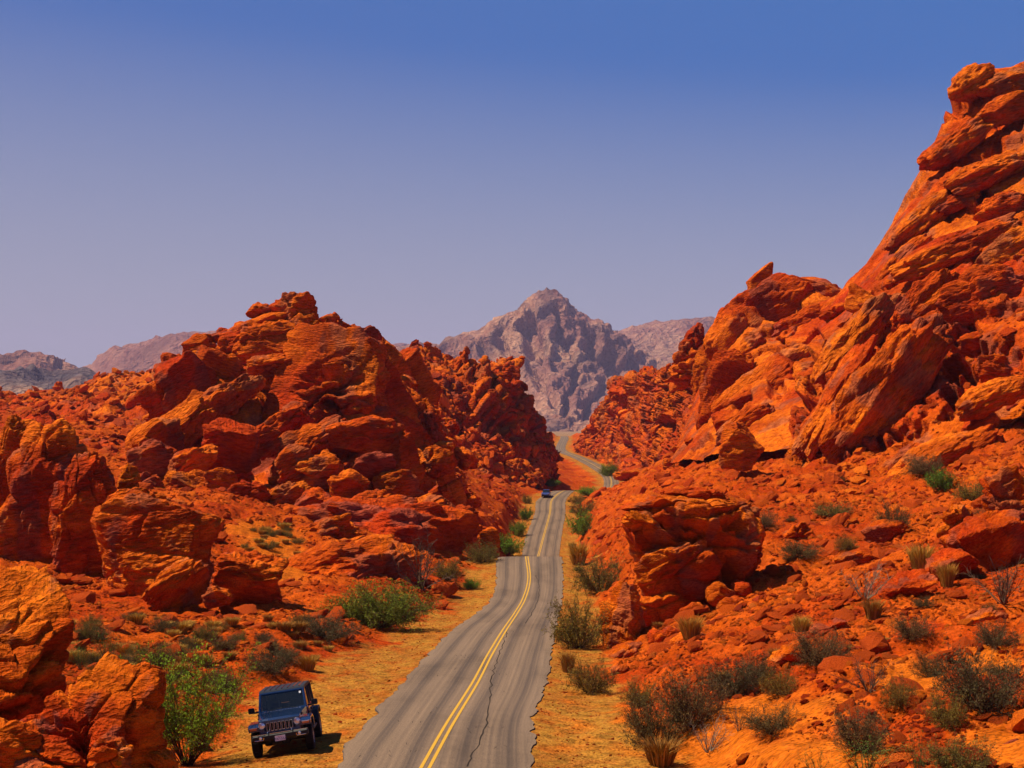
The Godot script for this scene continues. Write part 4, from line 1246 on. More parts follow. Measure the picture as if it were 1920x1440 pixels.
func make_right_boulders() -> void:
	var s := style(0.85, 0.26, 2.8, 0.35, 0.5, 0.2, 0.10, 0.8, Basis(Vector3.BACK, deg_to_rad(-8)), 0.9)
	var t := thing("overhanging_boulder", "huge dark red overhanging boulder with a flat sunlit cap beside the road", "boulder", pt(1297, 1165, 84))
	var tone := [9.0, 0.4, 0.18]
	var c := carving(1150, 880, 1460, 1190, [[9, 1.0, 1192, 975, 1240, 985, 1270, 975, 1320, 1000], [10, 1.2, 1255, 995, 1290, 1005, 1305, 1012], [14, 1.4, 1365, 985, 1390, 995], [12, 1.2, 1365, 1040, 1370, 1090], [6, 0.7, 1225, 1060, 1310, 1065], [7, 0.8, 1290, 1090, 1320, 1130], [9, 1.0, 1195, 1040, 1210, 1070], [5, 0.6, 1250, 962, 1330, 965, 1380, 955], [6, 0.8, 1300, 1060, 1330, 1090], [5, 0.6, 1330, 1020, 1420, 1030]])
	rock_at("boulder_body", t, 1300, 1045, 240, 236, 85, -4, 0.8, 2.9, 401, s, [[-0.12, -0.52, 0.85, 0.46], [-0.85, -0.5, 0.1, 0.74], [0.6, -0.75, 0.1, 0.78], [0, 1, 0.05, 0.86]], M.rock_near, tone, 0.0, 3, 0.09, c)
	rock_at("cap", t, 1290, 952, 220, 40, 85.5, -4, 0.85, 3.0, 402, s, [[0, -0.3, 1, 0.66]], M.rock_near, [9.0, 0.4, 0.18], 0.0, 4, 0.12)
	rock_at("cap", t, 1300, 930, 130, 24, 86, -2, 0.8, 2.8, 403, s, [], M.rock_near, [9.0, 0.4, 0.18], 0.0, 4, 0.14)
	rock_at("shelf", t, 1205, 980, 70, 40, 83, -10, 1.0, 2.6, 404, s, [[0, -0.7, 0.7, 0.6]], M.rock_near, tone, 0.0, 4, 0.14)
	rock_at("side_block", t, 1398, 975, 44, 50, 85, 0, 1.0, 3.0, 405, s, [[0, -0.2, 1, 0.6]], M.rock_near, tone, 0.0, 4, 0.12)
	rock_at("bulge", t, 1265, 1075, 130, 120, 82.5, 14, 0.5, 2.7, 406, s, [[-0.1, -0.5, 0.9, 0.5]], M.rock_near, tone, 0.0, 4, 0.12)
	rock_at("foot", t, 1240, 1145, 90, 70, 82.5, 8, 0.9, 2.6, 407, s, [[0, -0.2, 1, 0.6]], M.rock_near, tone, 0.0, 4, 0.14)
	var w := rock_at("leaning_slab", null, 1168, 1160, 84, 160, 77, -10, 0.8, 2.6, 411, s, [[-0.55, 0.6, 0.6, 0.5], [0.5, 0.7, 0.4, 0.7]], M.rock_near, [9.0, 0.4, 0.18], 0.0, 3, 0.10)
	meta(w, "tall leaning slab at the verge beside the overhanging boulder", "rock slab")
	var i := 0
	for e in [[1350, 1118, 40, 34, 81], [1372, 1140, 34, 36, 80], [1310, 1150, 50, 40, 80], [1395, 1110, 36, 28, 82], [1255, 1200, 64, 44, 73], [1290, 1215, 70, 50, 70], [1175, 1225, 60, 40, 72], [1410, 1050, 40, 20, 85], [1145, 1265, 50, 20, 64]]:
		var o := rock_at("fallen_block", null, e[0], e[1], e[2], e[3], e[4], -20.0 + 7.0 * i, 0.9, 3.6, 420 + i, s, [], M.rock_near, tone, 25.0 * i, 5, 0.08)
		meta(o, "broken red block fallen at the foot of the overhanging boulder", "rock", "fallen blocks below the overhanging boulder")
		i += 1
	var sd := style(1.0, 0.2, 3.0, 0.2, 0.5, 0.2, 0.10, 0.6)
	var d := rock_at("dark_boulder", null, 1385, 834, 80, 92, 148, 6, 0.8, 2.6, 441, sd, [[-0.3, -0.12, 1.0, 0.5], [0.7, 0.6, 0.3, 0.62], [-0.7, 0.6, 0.2, 0.66]], M.rock_mid, [14.0, 0.4, 0.18], 0.0, 2, 0.08)
	meta(d, "dark red pointed boulder standing alone on the rubble below the butte", "boulder")
	i = 0
	for e in [[1850, 1010, 150, 100, 72, 34, "big tilted slab on the slope near the dry twiggy bush"], [1905, 960, 90, 150, 76, 30, "steep flat-faced slab above the tilted slab"], [1800, 985, 70, 70, 78, 20, "dark angular rock beside the big tilted slab"], [1660, 1000, 70, 40, 92, 14, "flat rock among rubble under the cliff"], [1600, 1050, 60, 34, 84, 24, "wedge of layered rock on the rubble slope"], [1700, 1110, 110, 50, 64, 26, "layered outcrop breaking through the rubble slope"], [1780, 1060, 90, 44, 70, 22, "ragged outcrop below the dark angular rock"], [1560, 1180, 90, 40, 60, 24, "long flat outcrop above the sand"], [1720, 1200, 130, 46, 54, 24, "ribbed ledge crossing the slope above the sand"], [1840, 1170, 70, 40, 54, 18, "squat block at the end of the ribbed ledge"], [1190, 893, 76, 24, 300, 4, "flat-topped block beside the far bend of the road"], [1480, 1010, 80, 40, 100, 20, "pale flat rock uphill of the overhanging boulder"], [1480, 1230, 60, 28, 55, 22, "small ledge stone near grey bushes"], [1880, 1420, 90, 30, 28, 14, "dark layered stone at the bottom of the sand"]]:
		var o := rock_at("outcrop", null, e[0], e[1], e[2], e[3], e[4], e[5], 0.9, 3.0, 460 + i, s, [[-0.2, -0.25, 1.0, 0.66]], M.rock_near, [9.0, 0.4, 0.18], 0.0, 5, 0.14)
		meta(o, e[6], "rock")
		i += 1

# rounded blocks lodged in a formation: parts of it, a few shapes shared
func strew_blocks(parent: Node3D, key: String, count: int, small: float, large: float, seed_: int, tone: Array, reach: float) -> void:
	var r := RandomNumberGenerator.new()
	r.seed = seed_
	var shapes := []
	for k in 7:
		var st := style(0.22, 0.06, 1.2, 0.08, 0.10, 0.7, 0.03, 2.2, Basis(Vector3.BACK, r.randfn() * 0.2), 0.9)
		shapes.append(rock_mesh(Vector3(0.5, 0.5 * r.randf_range(0.45, 0.8), 0.42), 15, r.randf_range(2.4, 3.0), seed_ + k, st, [[r.randfn() * 0.4, -0.4, 0.9, 0.62]], [tone[0] * 0.15, tone[1], tone[2]], 5, 0.16))
	var sp: Array = sheet_points[key]
	var v: PackedVector3Array = sp[0]
	var nn: PackedVector3Array = sp[1]
	for k in count:
		var id := int(r.randf() * reach * int(sp[3])) * int(sp[2]) + r.randi() % int(sp[2])
		var s := small + (large - small) * pow(r.randf(), 2.2)
		var o := part("block", shapes[k % shapes.size()], M.rock_block, parent)
		o.transform = Transform3D(Basis(Vector3.BACK, r.randfn() * 0.3 + 0.15) * Basis(Vector3.UP, r.randfn() * 0.6), v[id] + nn[id] * s * 0.12 - parent.position).scaled_local(Vector3.ONE * s * 1.5)

# ---------------------------------------------------------------- loose stones
func stone_proto(seed_: int, n: int, flat: float) -> ArrayMesh:
	var r := RandomNumberGenerator.new()
	r.seed = seed_
	var planes := []
	for k in 9:
		planes.append([Vector3(r.randfn(), r.randfn() * 0.8, r.randfn()).normalized(), r.randf_range(0.45, 0.85)])
	var b := ball(n)
	var dirs: PackedVector3Array = b[0]
	var v := PackedVector3Array()
	for d in dirs:
		var rad := pow(pow(absf(d.x), 3.0) + pow(absf(d.y), 3.0) + pow(absf(d.z), 3.0), -1.0 / 3.0)
		for pl in planes:
			var e: float = d.dot(pl[0])
			if e > 0.05: rad = minf(rad, pl[1] / e)
		rad *= 1.0 + 0.07 * n_fine.get_noise_3dv(d * 1.6 + Vector3.ONE * seed_)
		v.append(d * rad * Vector3(1.0, flat, 0.8))
	var a := []
	a.resize(Mesh.ARRAY_MAX)
	a[Mesh.ARRAY_VERTEX] = v
	if n > 5: a[Mesh.ARRAY_NORMAL] = tri_normals(v, b[1])
	a[Mesh.ARRAY_INDEX] = b[1]
	var m := ArrayMesh.new()
	m.add_surface_from_arrays(Mesh.PRIMITIVE_TRIANGLES, a)
	return m

func multi(called: String, mesh: Mesh, material: Material, places: Array, tints: Array) -> MultiMeshInstance3D:
	var mm := MultiMesh.new()
	mm.transform_format = MultiMesh.TRANSFORM_3D
	mm.use_colors = true
	mm.mesh = mesh
	mm.instance_count = places.size()
	for k in places.size():
		mm.set_instance_transform(k, places[k])
		mm.set_instance_color(k, tints[k])
	var o := MultiMeshInstance3D.new()
	o.multimesh = mm
	o.material_override = material
	o.name = called
	return o

func upright(n: Vector3, spin: float) -> Basis:
	var y := n.normalized()
	var x := Vector3(cos(spin), 0, sin(spin))
	x = (x - y * x.dot(y)).normalized()
	return Basis(x, y, x.cross(y))

func make_rubble() -> void:
	rng.seed = 99
	var protos := []
	for k in 7: protos.append(stone_proto(500 + k, 2, [0.32, 0.48, 0.24, 0.6, 0.38, 0.28, 0.44][k]))
	var big := []
	for k in 6: big.append(stone_proto(520 + k, 4, [0.34, 0.52, 0.28, 0.62, 0.38, 0.45][k]))
	var all := []
	var dip := Vector3(-0.40, 0.85, 0.30).normalized()
	for k in 170000:
		var d := exp(rng.randf_range(log(24.0), log(330.0)))
		var u := rng.randf_range(-0.42, 0.44)
		var x := u * d
		var p := ground_point(x, d)
		var i := clampi(int((u - U0) / (U1 - U0) * (GU - 1)), 0, GU - 2)
		var j := clampi(int((log(d) - log(Z0)) / (log(Z1) - log(Z0)) * (GZ - 1)), 0, GZ - 2)
		var rocky := ground_rocky[j * GU + i]
		var patchy := 0.5 + 0.9 * n_warp.get_noise_2d(x * 0.07, d * 0.07)
		if x < 0.0: patchy -= 0.12
		var verge := ground_verge[j * GU + i]
		var gravel := verge > 0.4
		if gravel:
			var rd := road_at(d)
			if x > rd[0] - 0.1 and x < rd[1] + 0.1: continue
		if rng.randf() > maxf(rocky * (0.35 + patchy), 0.4 if gravel else 0.05): continue
		var r := rng.randf()
		var s := 0.090 * pow(1.0 - r * 0.9988, -0.44) * pow(d / 50.0, 0.8)
		if gravel: s = minf(s * 0.32, 0.16)
		elif rocky < 0.3: s *= 0.4
		s = minf(s, 1.0 + d * 0.010)
		all.append([s / d, p, s, x])
	all.sort_custom(func(a, b): return a[0] > b[0])
	var sets := []
	for k in protos.size(): sets.append([[], []])
	var singles := 0
	for e in all:
		var p: Vector3 = e[1]
		var s: float = e[2]
		var n := ground_normal(p.x, -p.z).lerp(dip if p.x > 0.0 else Vector3(-0.2, 0.95, 0.2), 0.55)
		n += Vector3(rng.randfn(), 0.0, rng.randfn()) * 0.16
		var b := upright(n, rng.randf() * TAU).scaled(Vector3.ONE * s * 0.5 * rng.randf_range(0.8, 1.3))
		var q := p + Vector3(0, s * 0.08, 0)
		var c := rock_tone(p * 3.0, 12.0, 0.15, 0.28)
		var px := to_px(p)
		if singles < 290 and px.x > 10 and px.x < 1910 and px.y < 1430:
			var kind := 0 if p.x > 0.0 else 1
			var o := part("loose_stone", big[singles % big.size()], M.rubble_one, null)
			o.transform = Transform3D(b, q)
			if kind == 0: meta(o, "loose angular red stone on the rubble slope below the cliff", "stone", "loose stones on the rubble slope")
			else: meta(o, "loose red stone on the scrubby flat below the tall butte", "stone", "loose stones on the scrubby flat")
			singles += 1
			continue
		var k := rng.randi() % protos.size()
		sets[k][0].append(Transform3D(b, q))
		sets[k][1].append(c)
	var holder := Node3D.new()
	holder.name = "rubble"
	add_child(holder)
	meta(holder, "broken red stones and chips strewn over the slopes and flats", "rubble", "", "stuff")
	for k in protos.size():
		var o := multi("stones", protos[k], M.rubble, sets[k][0], sets[k][1])
		o.set_meta("kind", "stuff")
		holder.add_child(o, true)
	# blocks that lie on the ridges and at the cliff foot
	var far := [[], []]
	var far_sets := []
	for k in big.size(): far_sets.append([[], []])
	for key in ["plain", "mid", "hill", "cliff"]:
		var sp: Array = sheet_points[key]
		var v: PackedVector3Array = sp[0]
		var nn: PackedVector3Array = sp[1]
		for k in {"plain": 4200, "mid": 3400, "hill": 3200, "cliff": 900}[key]:
			var row := int((sp[3] if key != "cliff" else sp[3] * 0.25) * 0.82 * rng.randf())
			var id := row * int(sp[2]) + rng.randi() % int(sp[2])
			var p := v[id]
			var n := nn[id]
			if n.y < 0.35: continue
			var s: float = {"plain": 0.44, "mid": 0.34, "hill": 0.34, "cliff": 0.28}[key] * pow(1.0 - rng.randf() * 0.99, -0.36) * (-p.z / 300.0 + 0.35)
			var b := upright(n + Vector3(rng.randfn(), 0, rng.randfn()) * 0.3, rng.randf() * TAU).scaled(Vector3.ONE * s * rng.randf_range(0.7, 1.2))
			var kk := rng.randi() % big.size()
			far_sets[kk][0].append(Transform3D(b, p + Vector3(0, s * 0.15, 0)))
			far_sets[kk][1].append(rock_tone(p * 2.0, 30.0, 0.2, 0.15))
	var far_holder := Node3D.new()
	far_holder.name = "boulder_field"
	add_child(far_holder)
	meta(far_holder, "countless far boulders covering the ridges and the cliff foot", "boulders", "", "stuff")
	for k in big.size():
		var o := multi("far_boulders", big[k], M.rubble_far, far_sets[k][0], far_sets[k][1])
		o.set_meta("kind", "stuff")
		far_holder.add_child(o, true)

# ---------------------------------------------------------------- plants
class Soup:
	var v := PackedVector3Array()
	var c := PackedColorArray()
	func tri(a: Vector3, b: Vector3, d: Vector3, col: Color) -> void:
		v.append(a); v.append(b); v.append(d)
		c.append(col); c.append(col); c.append(col)
	func mesh() -> ArrayMesh:
		var a := []
		a.resize(Mesh.ARRAY_MAX)
		a[Mesh.ARRAY_VERTEX] = v
		a[Mesh.ARRAY_COLOR] = c
		var m := ArrayMesh.new()
		m.add_surface_from_arrays(Mesh.PRIMITIVE_TRIANGLES, a)
		return m

func tube(s: Soup, p: Vector3, q: Vector3, r0: float, r1: float, col: Color) -> void:
	var d := (q - p).normalized()
	var x := d.cross(Vector3.UP if absf(d.y) < 0.9 else Vector3.RIGHT).normalized()
	var y := d.cross(x)
	for k in 3:
		var a := TAU * k / 3.0
		var b := TAU * (k + 1) / 3.0
		var ea := x * cos(a) + y * sin(a)
		var eb := x * cos(b) + y * sin(b)
		s.tri(p + ea * r0, q + ea * r1, p + eb * r0, col)
		s.tri(p + eb * r0, q + ea * r1, q + eb * r1, col)

func rnd_dir(r: RandomNumberGenerator) -> Vector3:
	return Vector3(r.randfn(), r.randfn(), r.randfn()).normalized()

# unit plants: about one wide; the height is in the shape
func plant(seed_: int, stems: int, height: float, lean: float, twigs: int, leaves: int, leaf: float, slim: float, stem_r: float, bark: Vector3, green: Vector3, vary: float) -> Array:
	var r := RandomNumberGenerator.new()
	r.seed = seed_
	var st := Soup.new()
	var lf := Soup.new()
	for k in stems:
		var az := r.randf() * TAU
		var tilt := lean * sqrt(r.randf())
		var dir := Vector3(sin(tilt) * cos(az), cos(tilt) * height * 1.2, sin(tilt) * sin(az)).normalized()
		var len := r.randf_range(0.65, 1.0) * (height * cos(tilt) + 0.5 * sin(tilt)) * 1.02
		var p := Vector3(cos(az), 0, sin(az)) * 0.06 * r.randf()
		var segs := 4
		var bc := Color(bark.x, bark.y, bark.z) * r.randf_range(0.7, 1.3)
		var tone := r.randf_range(1.0 - vary, 1.0 + vary)
		for g in segs:
			dir = (dir + rnd_dir(r) * 0.22 + Vector3(0, 0.06, 0)).normalized()
			var q := p + dir * len / segs
			tube(st, p, q, stem_r * (1.0 - 0.2 * g), stem_r * (0.8 - 0.2 * g), bc)
			if g >= 1:
				for w in twigs:
					var t := r.randf()
					var a := p.lerp(q, t)
					var td := (dir * 0.8 + rnd_dir(r) * 0.9).normalized()
					var tl := len * r.randf_range(0.10, 0.26)
					var b := a + td * tl
					tube(st, a, b, stem_r * 0.4, stem_r * 0.2, bc)
					for l in leaves:
						var e := a.lerp(b, r.randf_range(0.15, 1.1)) + rnd_dir(r) * leaf * 0.7
						var ld := (td + rnd_dir(r) * 1.1).normalized()
						var side := ld.cross(rnd_dir(r)).normalized() * leaf * slim
						var cc := green * tone * r.randf_range(0.65, 1.35)
						var col := Color(cc.x, cc.y, cc.z)
						var tip := e + ld * leaf
						lf.tri(e - side * 0.5, e + ld * leaf * 0.5 - side, tip, col)
						lf.tri(e + side * 0.5, tip, e + ld * leaf * 0.5 + side, col)
			p = q
	return [st.mesh(), lf.mesh() if lf.v.size() else null]

func tuft(seed_: int, blades: int, height: float, green: Vector3) -> Array:
	var r := RandomNumberGenerator.new()
	r.seed = seed_
	var lf := Soup.new()
	for k in blades:
		var az := r.randf() * TAU
		var p := Vector3(cos(az), 0, sin(az)) * 0.22 * sqrt(r.randf())
		var out := Vector3(cos(az), 0, sin(az)) * r.randf_range(0.05, 0.42)
		var h := height * r.randf_range(0.5, 1.0)
		var mid := p + out * 0.35 + Vector3(0, h * 0.62, 0)
		var tip := p + out + Vector3(0, h * r.randf_range(0.85, 1.0), 0) + rnd_dir(r) * 0.05
		var side := Vector3(-sin(az + r.randfn()), 0, cos(az + r.randfn())) * 0.011
		var cc := green * r.randf_range(0.55, 1.4)
		var col := Color(cc.x, cc.y, cc.z)
		lf.tri(p - side, mid - side * 0.8, p + side, col)
		lf.tri(p + side, mid - side * 0.8, mid + side * 0.8, col)
		lf.tri(mid - side * 0.8, tip, mid + side * 0.8, col)
	return [null, lf.mesh()]

func leaf_mat(back: Color) -> StandardMaterial3D:
	var m := mat(Color.WHITE, 0.8, 0.25)
	m.vertex_color_use_as_albedo = true
	m.cull_mode = BaseMaterial3D.CULL_DISABLED
	m.backlight_enabled = true
	m.backlight = back
	return m

var plants := {}
func make_plant_kinds() -> void:
	M.leaf = leaf_mat(Color(0.35, 0.4, 0.2))
	M.twig = mat(Color.WHITE, 0.9, 0.15)
	M.twig.vertex_color_use_as_albedo = true
	var brown := Vector3(0.085, 0.05, 0.03)
	for k in 3:
		plants["green%d" % k] = plant(700 + k, 60, 0.62, 1.15, 5, 9, 0.042, 0.30, 0.006, Vector3(0.10, 0.06, 0.03), [Vector3(0.13, 0.22, 0.018), Vector3(0.16, 0.21, 0.02), Vector3(0.10, 0.18, 0.02)][k], 0.3)
		plants["dark%d" % k] = plant(710 + k, 90, 0.60, 1.25, 5, 7, 0.032, 0.22, 0.005, brown * 0.8, [Vector3(0.115, 0.080, 0.026), Vector3(0.145, 0.085, 0.03), Vector3(0.10, 0.075, 0.03)][k], 0.35)
		plants["olive%d" % k] = plant(720 + k, 80, 0.55, 1.25, 5, 7, 0.032, 0.24, 0.005, brown, [Vector3(0.19, 0.135, 0.022), Vector3(0.16, 0.125, 0.025), Vector3(0.22, 0.13, 0.022)][k], 0.35)
		plants["grass%d" % k] = tuft(730 + k, 640, 0.62, [Vector3(0.40, 0.19, 0.028), Vector3(0.30, 0.13, 0.024), Vector3(0.44, 0.24, 0.04)][k])
		plants["bare%d" % k] = plant(740 + k, 16, 0.75, 1.05, 6, 0, 0.02, 0.2, 0.011, [Vector3(0.14, 0.085, 0.05), Vector3(0.10, 0.06, 0.04), Vector3(0.22, 0.17, 0.12)][k], Vector3.ZERO, 0.2)
		plants["wand%d" % k] = plant(750 + k, 15, 1.2, 0.6, 3, 5, 0.045, 0.16, 0.010, Vector3(0.10, 0.09, 0.03), Vector3(0.085, 0.15, 0.02), 0.2)

const PLANT_NAME := {"green": "creosote_bush", "dark": "desert_shrub", "olive": "olive_shrub", "grass": "grass_tuft", "bare": "bare_shrub", "wand": "green_stem_shrub"}
const PLANT_CATEGORY := {"green": "bush", "dark": "shrub", "olive": "shrub", "grass": "grass", "bare": "shrub", "wand": "shrub"}
var plant_count := 0

func put_plant(kind: String, base: Vector3, wide: float, tall: float, label: String, group := "") -> void:
	var v := plant_count % 3
	plant_count += 1
	var set_: Array = plants["%s%d" % [kind, v]]
	var o := thing(PLANT_NAME[kind], label, PLANT_CATEGORY[kind], base - Vector3(0, 0.03, 0), group)
	var h: float = {"green": 0.62, "dark": 0.60, "olive": 0.55, "grass": 0.62, "bare": 0.75, "wand": 1.2}[kind]
	o.transform.basis = Basis(Vector3.UP, hash1(plant_count * 3.7) * TAU).scaled(Vector3(wide, tall / h, wide))
	if set_[0]: part("branches", set_[0], M.twig, o)
	if set_[1]: part("blades" if kind == "grass" else "foliage", set_[1], M.leaf, o)

# base pixel, width and height on the photograph
func plant_px(kind: String, px: float, py: float, w: float, h: float, label: String, group := "") -> void:
	var g := on_ground(px, py)
	var k := -g.z / FOCAL
	put_plant(kind, g, w * k, h * k, label, group)

func make_plants() -> void:
	make_plant_kinds()
	# the tall loose bush beside the vehicle
	var hero := plant(780, 50, 1.1, 1.0, 8, 13, 0.026, 0.24, 0.006, Vector3(0.09, 0.05, 0.03), Vector3(0.20, 0.31, 0.016), 0.4)
	var g := on_ground(352, 1436)
	var t := thing("green_bush", "tall loose bright green bush growing beside the parked vehicle", "bush", g)
	var k := -g.z / FOCAL
	t.transform.basis = Basis().scaled(Vector3(178.0 * k, 214.0 * k / 1.1, 178.0 * k))
	part("branches", hero[0], M.twig, t)
	part("foliage", hero[1], M.leaf, t)
	var hero2 := plant(781, 130, 0.55, 1.2, 6, 9, 0.026, 0.26, 0.005, Vector3(0.09, 0.05, 0.03), Vector3(0.17, 0.205, 0.02), 0.3)
	g = on_ground(716, 1178)
	t = thing("green_bush", "wide low green bush under the slabs at the verge", "bush", g)
	k = -g.z / FOCAL
	t.transform.basis = Basis().scaled(Vector3(160.0 * k, 74.0 * k / 0.55, 120.0 * k))
	part("branches", hero2[0], M.twig, t)
	part("foliage", hero2[1], M.leaf, t)
	# shrubs one can point at
	for e in [
		["green", 950, 1042, 54, 36, "bright green bush at the verge just before the dip"], ["green", 972, 1006, 28, 26, "green bush beside the road on the far side of the dip"], ["green", 986, 975, 22, 22, "small green bush halfway up the second rise"], ["olive", 988, 945, 18, 16, "olive bush near the top of the second rise"],
		["wand", 200, 1262, 60, 80, "thin upright green stems behind the broken slab"], ["wand", 150, 1255, 50, 50, "short green stems near the sunlit ledge"], ["olive", 1085, 1215, 96, 84, "brown-green shrub at the verge below the leaning slab"], ["olive", 1125, 1112, 90, 66, "rounded olive shrub beside the road at the first crest"], ["grass", 1085, 1060, 50, 50, "golden grass clump beside the first crest"],
		["green", 1094, 1005, 50, 40, "green shrub beyond the first crest across from the slabs"], ["olive", 1095, 968, 46, 30, "olive shrub beside the second rise"], ["olive", 1084, 944, 26, 16, "yellowish shrub close to the far car"], ["green", 1104, 930, 40, 16, "green thicket bush in front of the far bend"], ["green", 1140, 893, 30, 22, "small green bush at the outer edge of the far bend"], ["green", 1035, 912, 26, 14, "tiny green bush behind the far car"],
		["dark", 1228, 1400, 108, 92, "dense dark bush at the lower end of the bush row"], ["dark", 1300, 1362, 118, 96, "largest dark bush in the middle of the bush row"], ["dark", 1375, 1305, 90, 66, "grey-brown bush at the upper end of the bush row"], ["dark", 1420, 1285, 60, 46, "small grey bush next to the upper end of the bush row"], ["dark", 1540, 1250, 96, 60, "grey bush above the smooth sand"], ["olive", 1462, 1305, 62, 46, "yellow-green shrub on the edge of the sand"],
		["dark", 1450, 1378, 96, 50, "low dark shrub lying on the smooth sand"], ["dark", 1612, 1405, 96, 74, "round olive-grey bush standing on the sand"], ["dark", 1842, 1335, 132, 112, "large bristly dark bush at the top of the sand"], ["olive", 1775, 1362, 70, 60, "pale shrub beside the large bristly bush"], ["olive", 1800, 1446, 110, 60, "grey-green shrub below the large bristly bush"], ["dark", 1868, 1212, 66, 44, "small dark shrub on the bank above the sand"],
		["dark", 1742, 1270, 50, 42, "small round shrub between sand and ledge"], ["dark", 1712, 1200, 70, 40, "dark shrub growing on the ribbed ledge"], ["olive", 1688, 1325, 60, 50, "straw shrub among stones on the sand edge"], ["dark", 1676, 1000, 52, 52, "dark shrub on rubble below the cliff hollow"], ["dark", 1430, 992, 50, 30, "grey shrub uphill beside the overhanging boulder"], ["olive", 1587, 1032, 40, 26, "yellow shrub on the rubble under the cliff"], ["dark", 1500, 1048, 66, 30, "flat grey shrub on the rubble slope"],
		["dark", 1734, 895, 66, 34, "grey shrub at the foot of the cliff ledge"], ["green", 1762, 922, 46, 40, "dark green shrub below the cliff ledge"], ["olive", 1822, 940, 64, 34, "olive shrub below the sloping ledge"], ["olive", 1562, 972, 66, 26, "long yellow-green shrub at the cliff's lowest corner"], ["bare", 1622, 1128, 90, 66, "leafless pale shrub in the middle of the rubble slope"], ["bare", 1880, 1135, 120, 90, "big bare twiggy shrub by the tilted slab"],
		["bare", 1630, 1300, 90, 64, "leafless shrub above the round olive-grey bush"], ["bare", 1328, 1412, 76, 70, "leafless shrub below the bush row"], ["bare", 1385, 1372, 44, 50, "small leafless shrub beside the low dark shrub"], ["bare", 790, 1108, 110, 100, "dead dark branching shrub behind the low green bush"], ["wand", 1625, 1462, 130, 80, "green stems rising in front of the sand"], ["wand", 1530, 1466, 60, 60, "low green stems at the sand's lower edge"], ["wand", 1720, 1462, 60, 90, "tall thin green stem on the lowest sand"],
		["dark", 617, 1200, 90, 46, "dark brown shrub beside the wide low green bush"], ["olive", 838, 1088, 60, 36, "olive shrub by the verge above the slab foot"], ["olive", 905, 1055, 60, 36, "straw-coloured shrub at the verge of the first crest"], ["dark", 507, 1262, 80, 44, "dark shrub behind the parked vehicle"], ["grass", 577, 1258, 46, 34, "grass tuft uphill of the parked vehicle"], ["grass", 1240, 1436, 90, 60, "golden grass fringe below the dense dark bush"], ["grass", 1728, 1075, 70, 60, "straw grass clump under the dark angular rock"], ["grass", 1775, 1100, 46, 50, "upright straw tuft beside the ragged outcrop"],
		["grass", 1637, 1160, 50, 44, "golden tuft on the bare rubble"], ["grass", 1503, 1190, 46, 40, "straw tuft above the long flat outcrop"], ["grass", 1295, 1200, 60, 50, "dry tuft among the fallen blocks"], ["grass", 1065, 1262, 40, 46, "dry tuft at the road's crumbled edge"], ["olive", 1105, 1300, 80, 60, "brown-yellow shrub at the bend of the dirt track"], ["olive", 1200, 1325, 60, 46, "olive shrub uphill of the dirt track"]]:
		plant_px(e[0], e[1], e[2], e[3], e[4], e[5])
	# grass and low scrub on the flat, dotted tufts elsewhere
	rng.seed = 41
	var done := 0
	var tries := 0
	while done < 150 and tries < 3000:
		tries += 1
		var kind: String
		var px: float
		var py: float
		var label: String
		var grp: String
		if done < 78:
			kind = ["grass", "olive", "dark", "grass", "grass"][done % 5]
			px = rng.randf_range(130, 620)
			py = rng.randf_range(1165, 1300)
			if px > 420 and py > 1240: continue
			grp = "scrub on the flat below the red towers"
			label = {"grass": "straw grass tuft on the scrubby flat", "olive": "low yellowish shrub on the scrubby flat", "dark": "low brown shrub on the scrubby flat"}[kind]
		elif done < 108:
			kind = ["grass", "olive", "dark"][done % 3]
			px = rng.randf_range(1110, 1900)
			py = rng.randf_range(900, 1300)
			grp = "tufts on the rubble slope"
			label = {"grass": "small straw tuft on the rubble slope", "olive": "small yellowish shrub on the rubble slope", "dark": "small brown shrub on the rubble slope"}[kind]
		elif done < 122:
			kind = ["olive", "grass", "green"][done % 3]
			py = rng.randf_range(925, 1110)
			var left := rng.randf() < 0.45
			px = rng.randf_range(930, 990) if left else rng.randf_range(1062, 1110)
			if left and py > 1045: px = rng.randf_range(820, 920)
			grp = "verge bushes along the rolling road"
			label = {"grass": "golden verge grass along the rolling road", "olive": "yellowish verge shrub along the rolling road", "green": "green verge bush along the rolling road"}[kind]
		else:
			kind = ["grass", "olive"][done % 2]
			px = rng.randf_range(440, 560)
			py = rng.randf_range(985, 1065)
			grp = "tufts on the sand patch"
			label = {"grass": "dry tuft on the sand patch below the butte", "olive": "low shrub on the sand patch below the butte"}[kind]
		var gp := on_ground(px, py)
		var r := road_at(-gp.z)
		if gp.x > r[0] - 0.7 and gp.x < r[1] + 0.7: continue
		if gp.distance_to(car_at) < 3.2: continue
		var size := rng.randf_range(0.6, 1.3) * (1.0 if -gp.z < 120 else 1.15)
		if grp == "tufts on the rubble slope": size *= 0.7
		put_plant(kind, gp, size, size * rng.randf_range(0.42, 0.62), label, grp)
		done += 1

# ---------------------------------------------------------------- vehicles
class Shape:
	var st := SurfaceTool.new()
	func _init() -> void:
		st.begin(Mesh.PRIMITIVE_TRIANGLES)
		st.set_smooth_group(-1)
	func quad(a: Vector3, b: Vector3, c: Vector3, d: Vector3) -> void:   # clockwise from outside
		for p in [a, b, c, a, c, d]: st.add_vertex(p)
	func tri(a: Vector3, b: Vector3, c: Vector3) -> void:
		for p in [a, b, c]: st.add_vertex(p)
	func mesh() -> ArrayMesh:
		st.generate_normals()
		return st.commit()

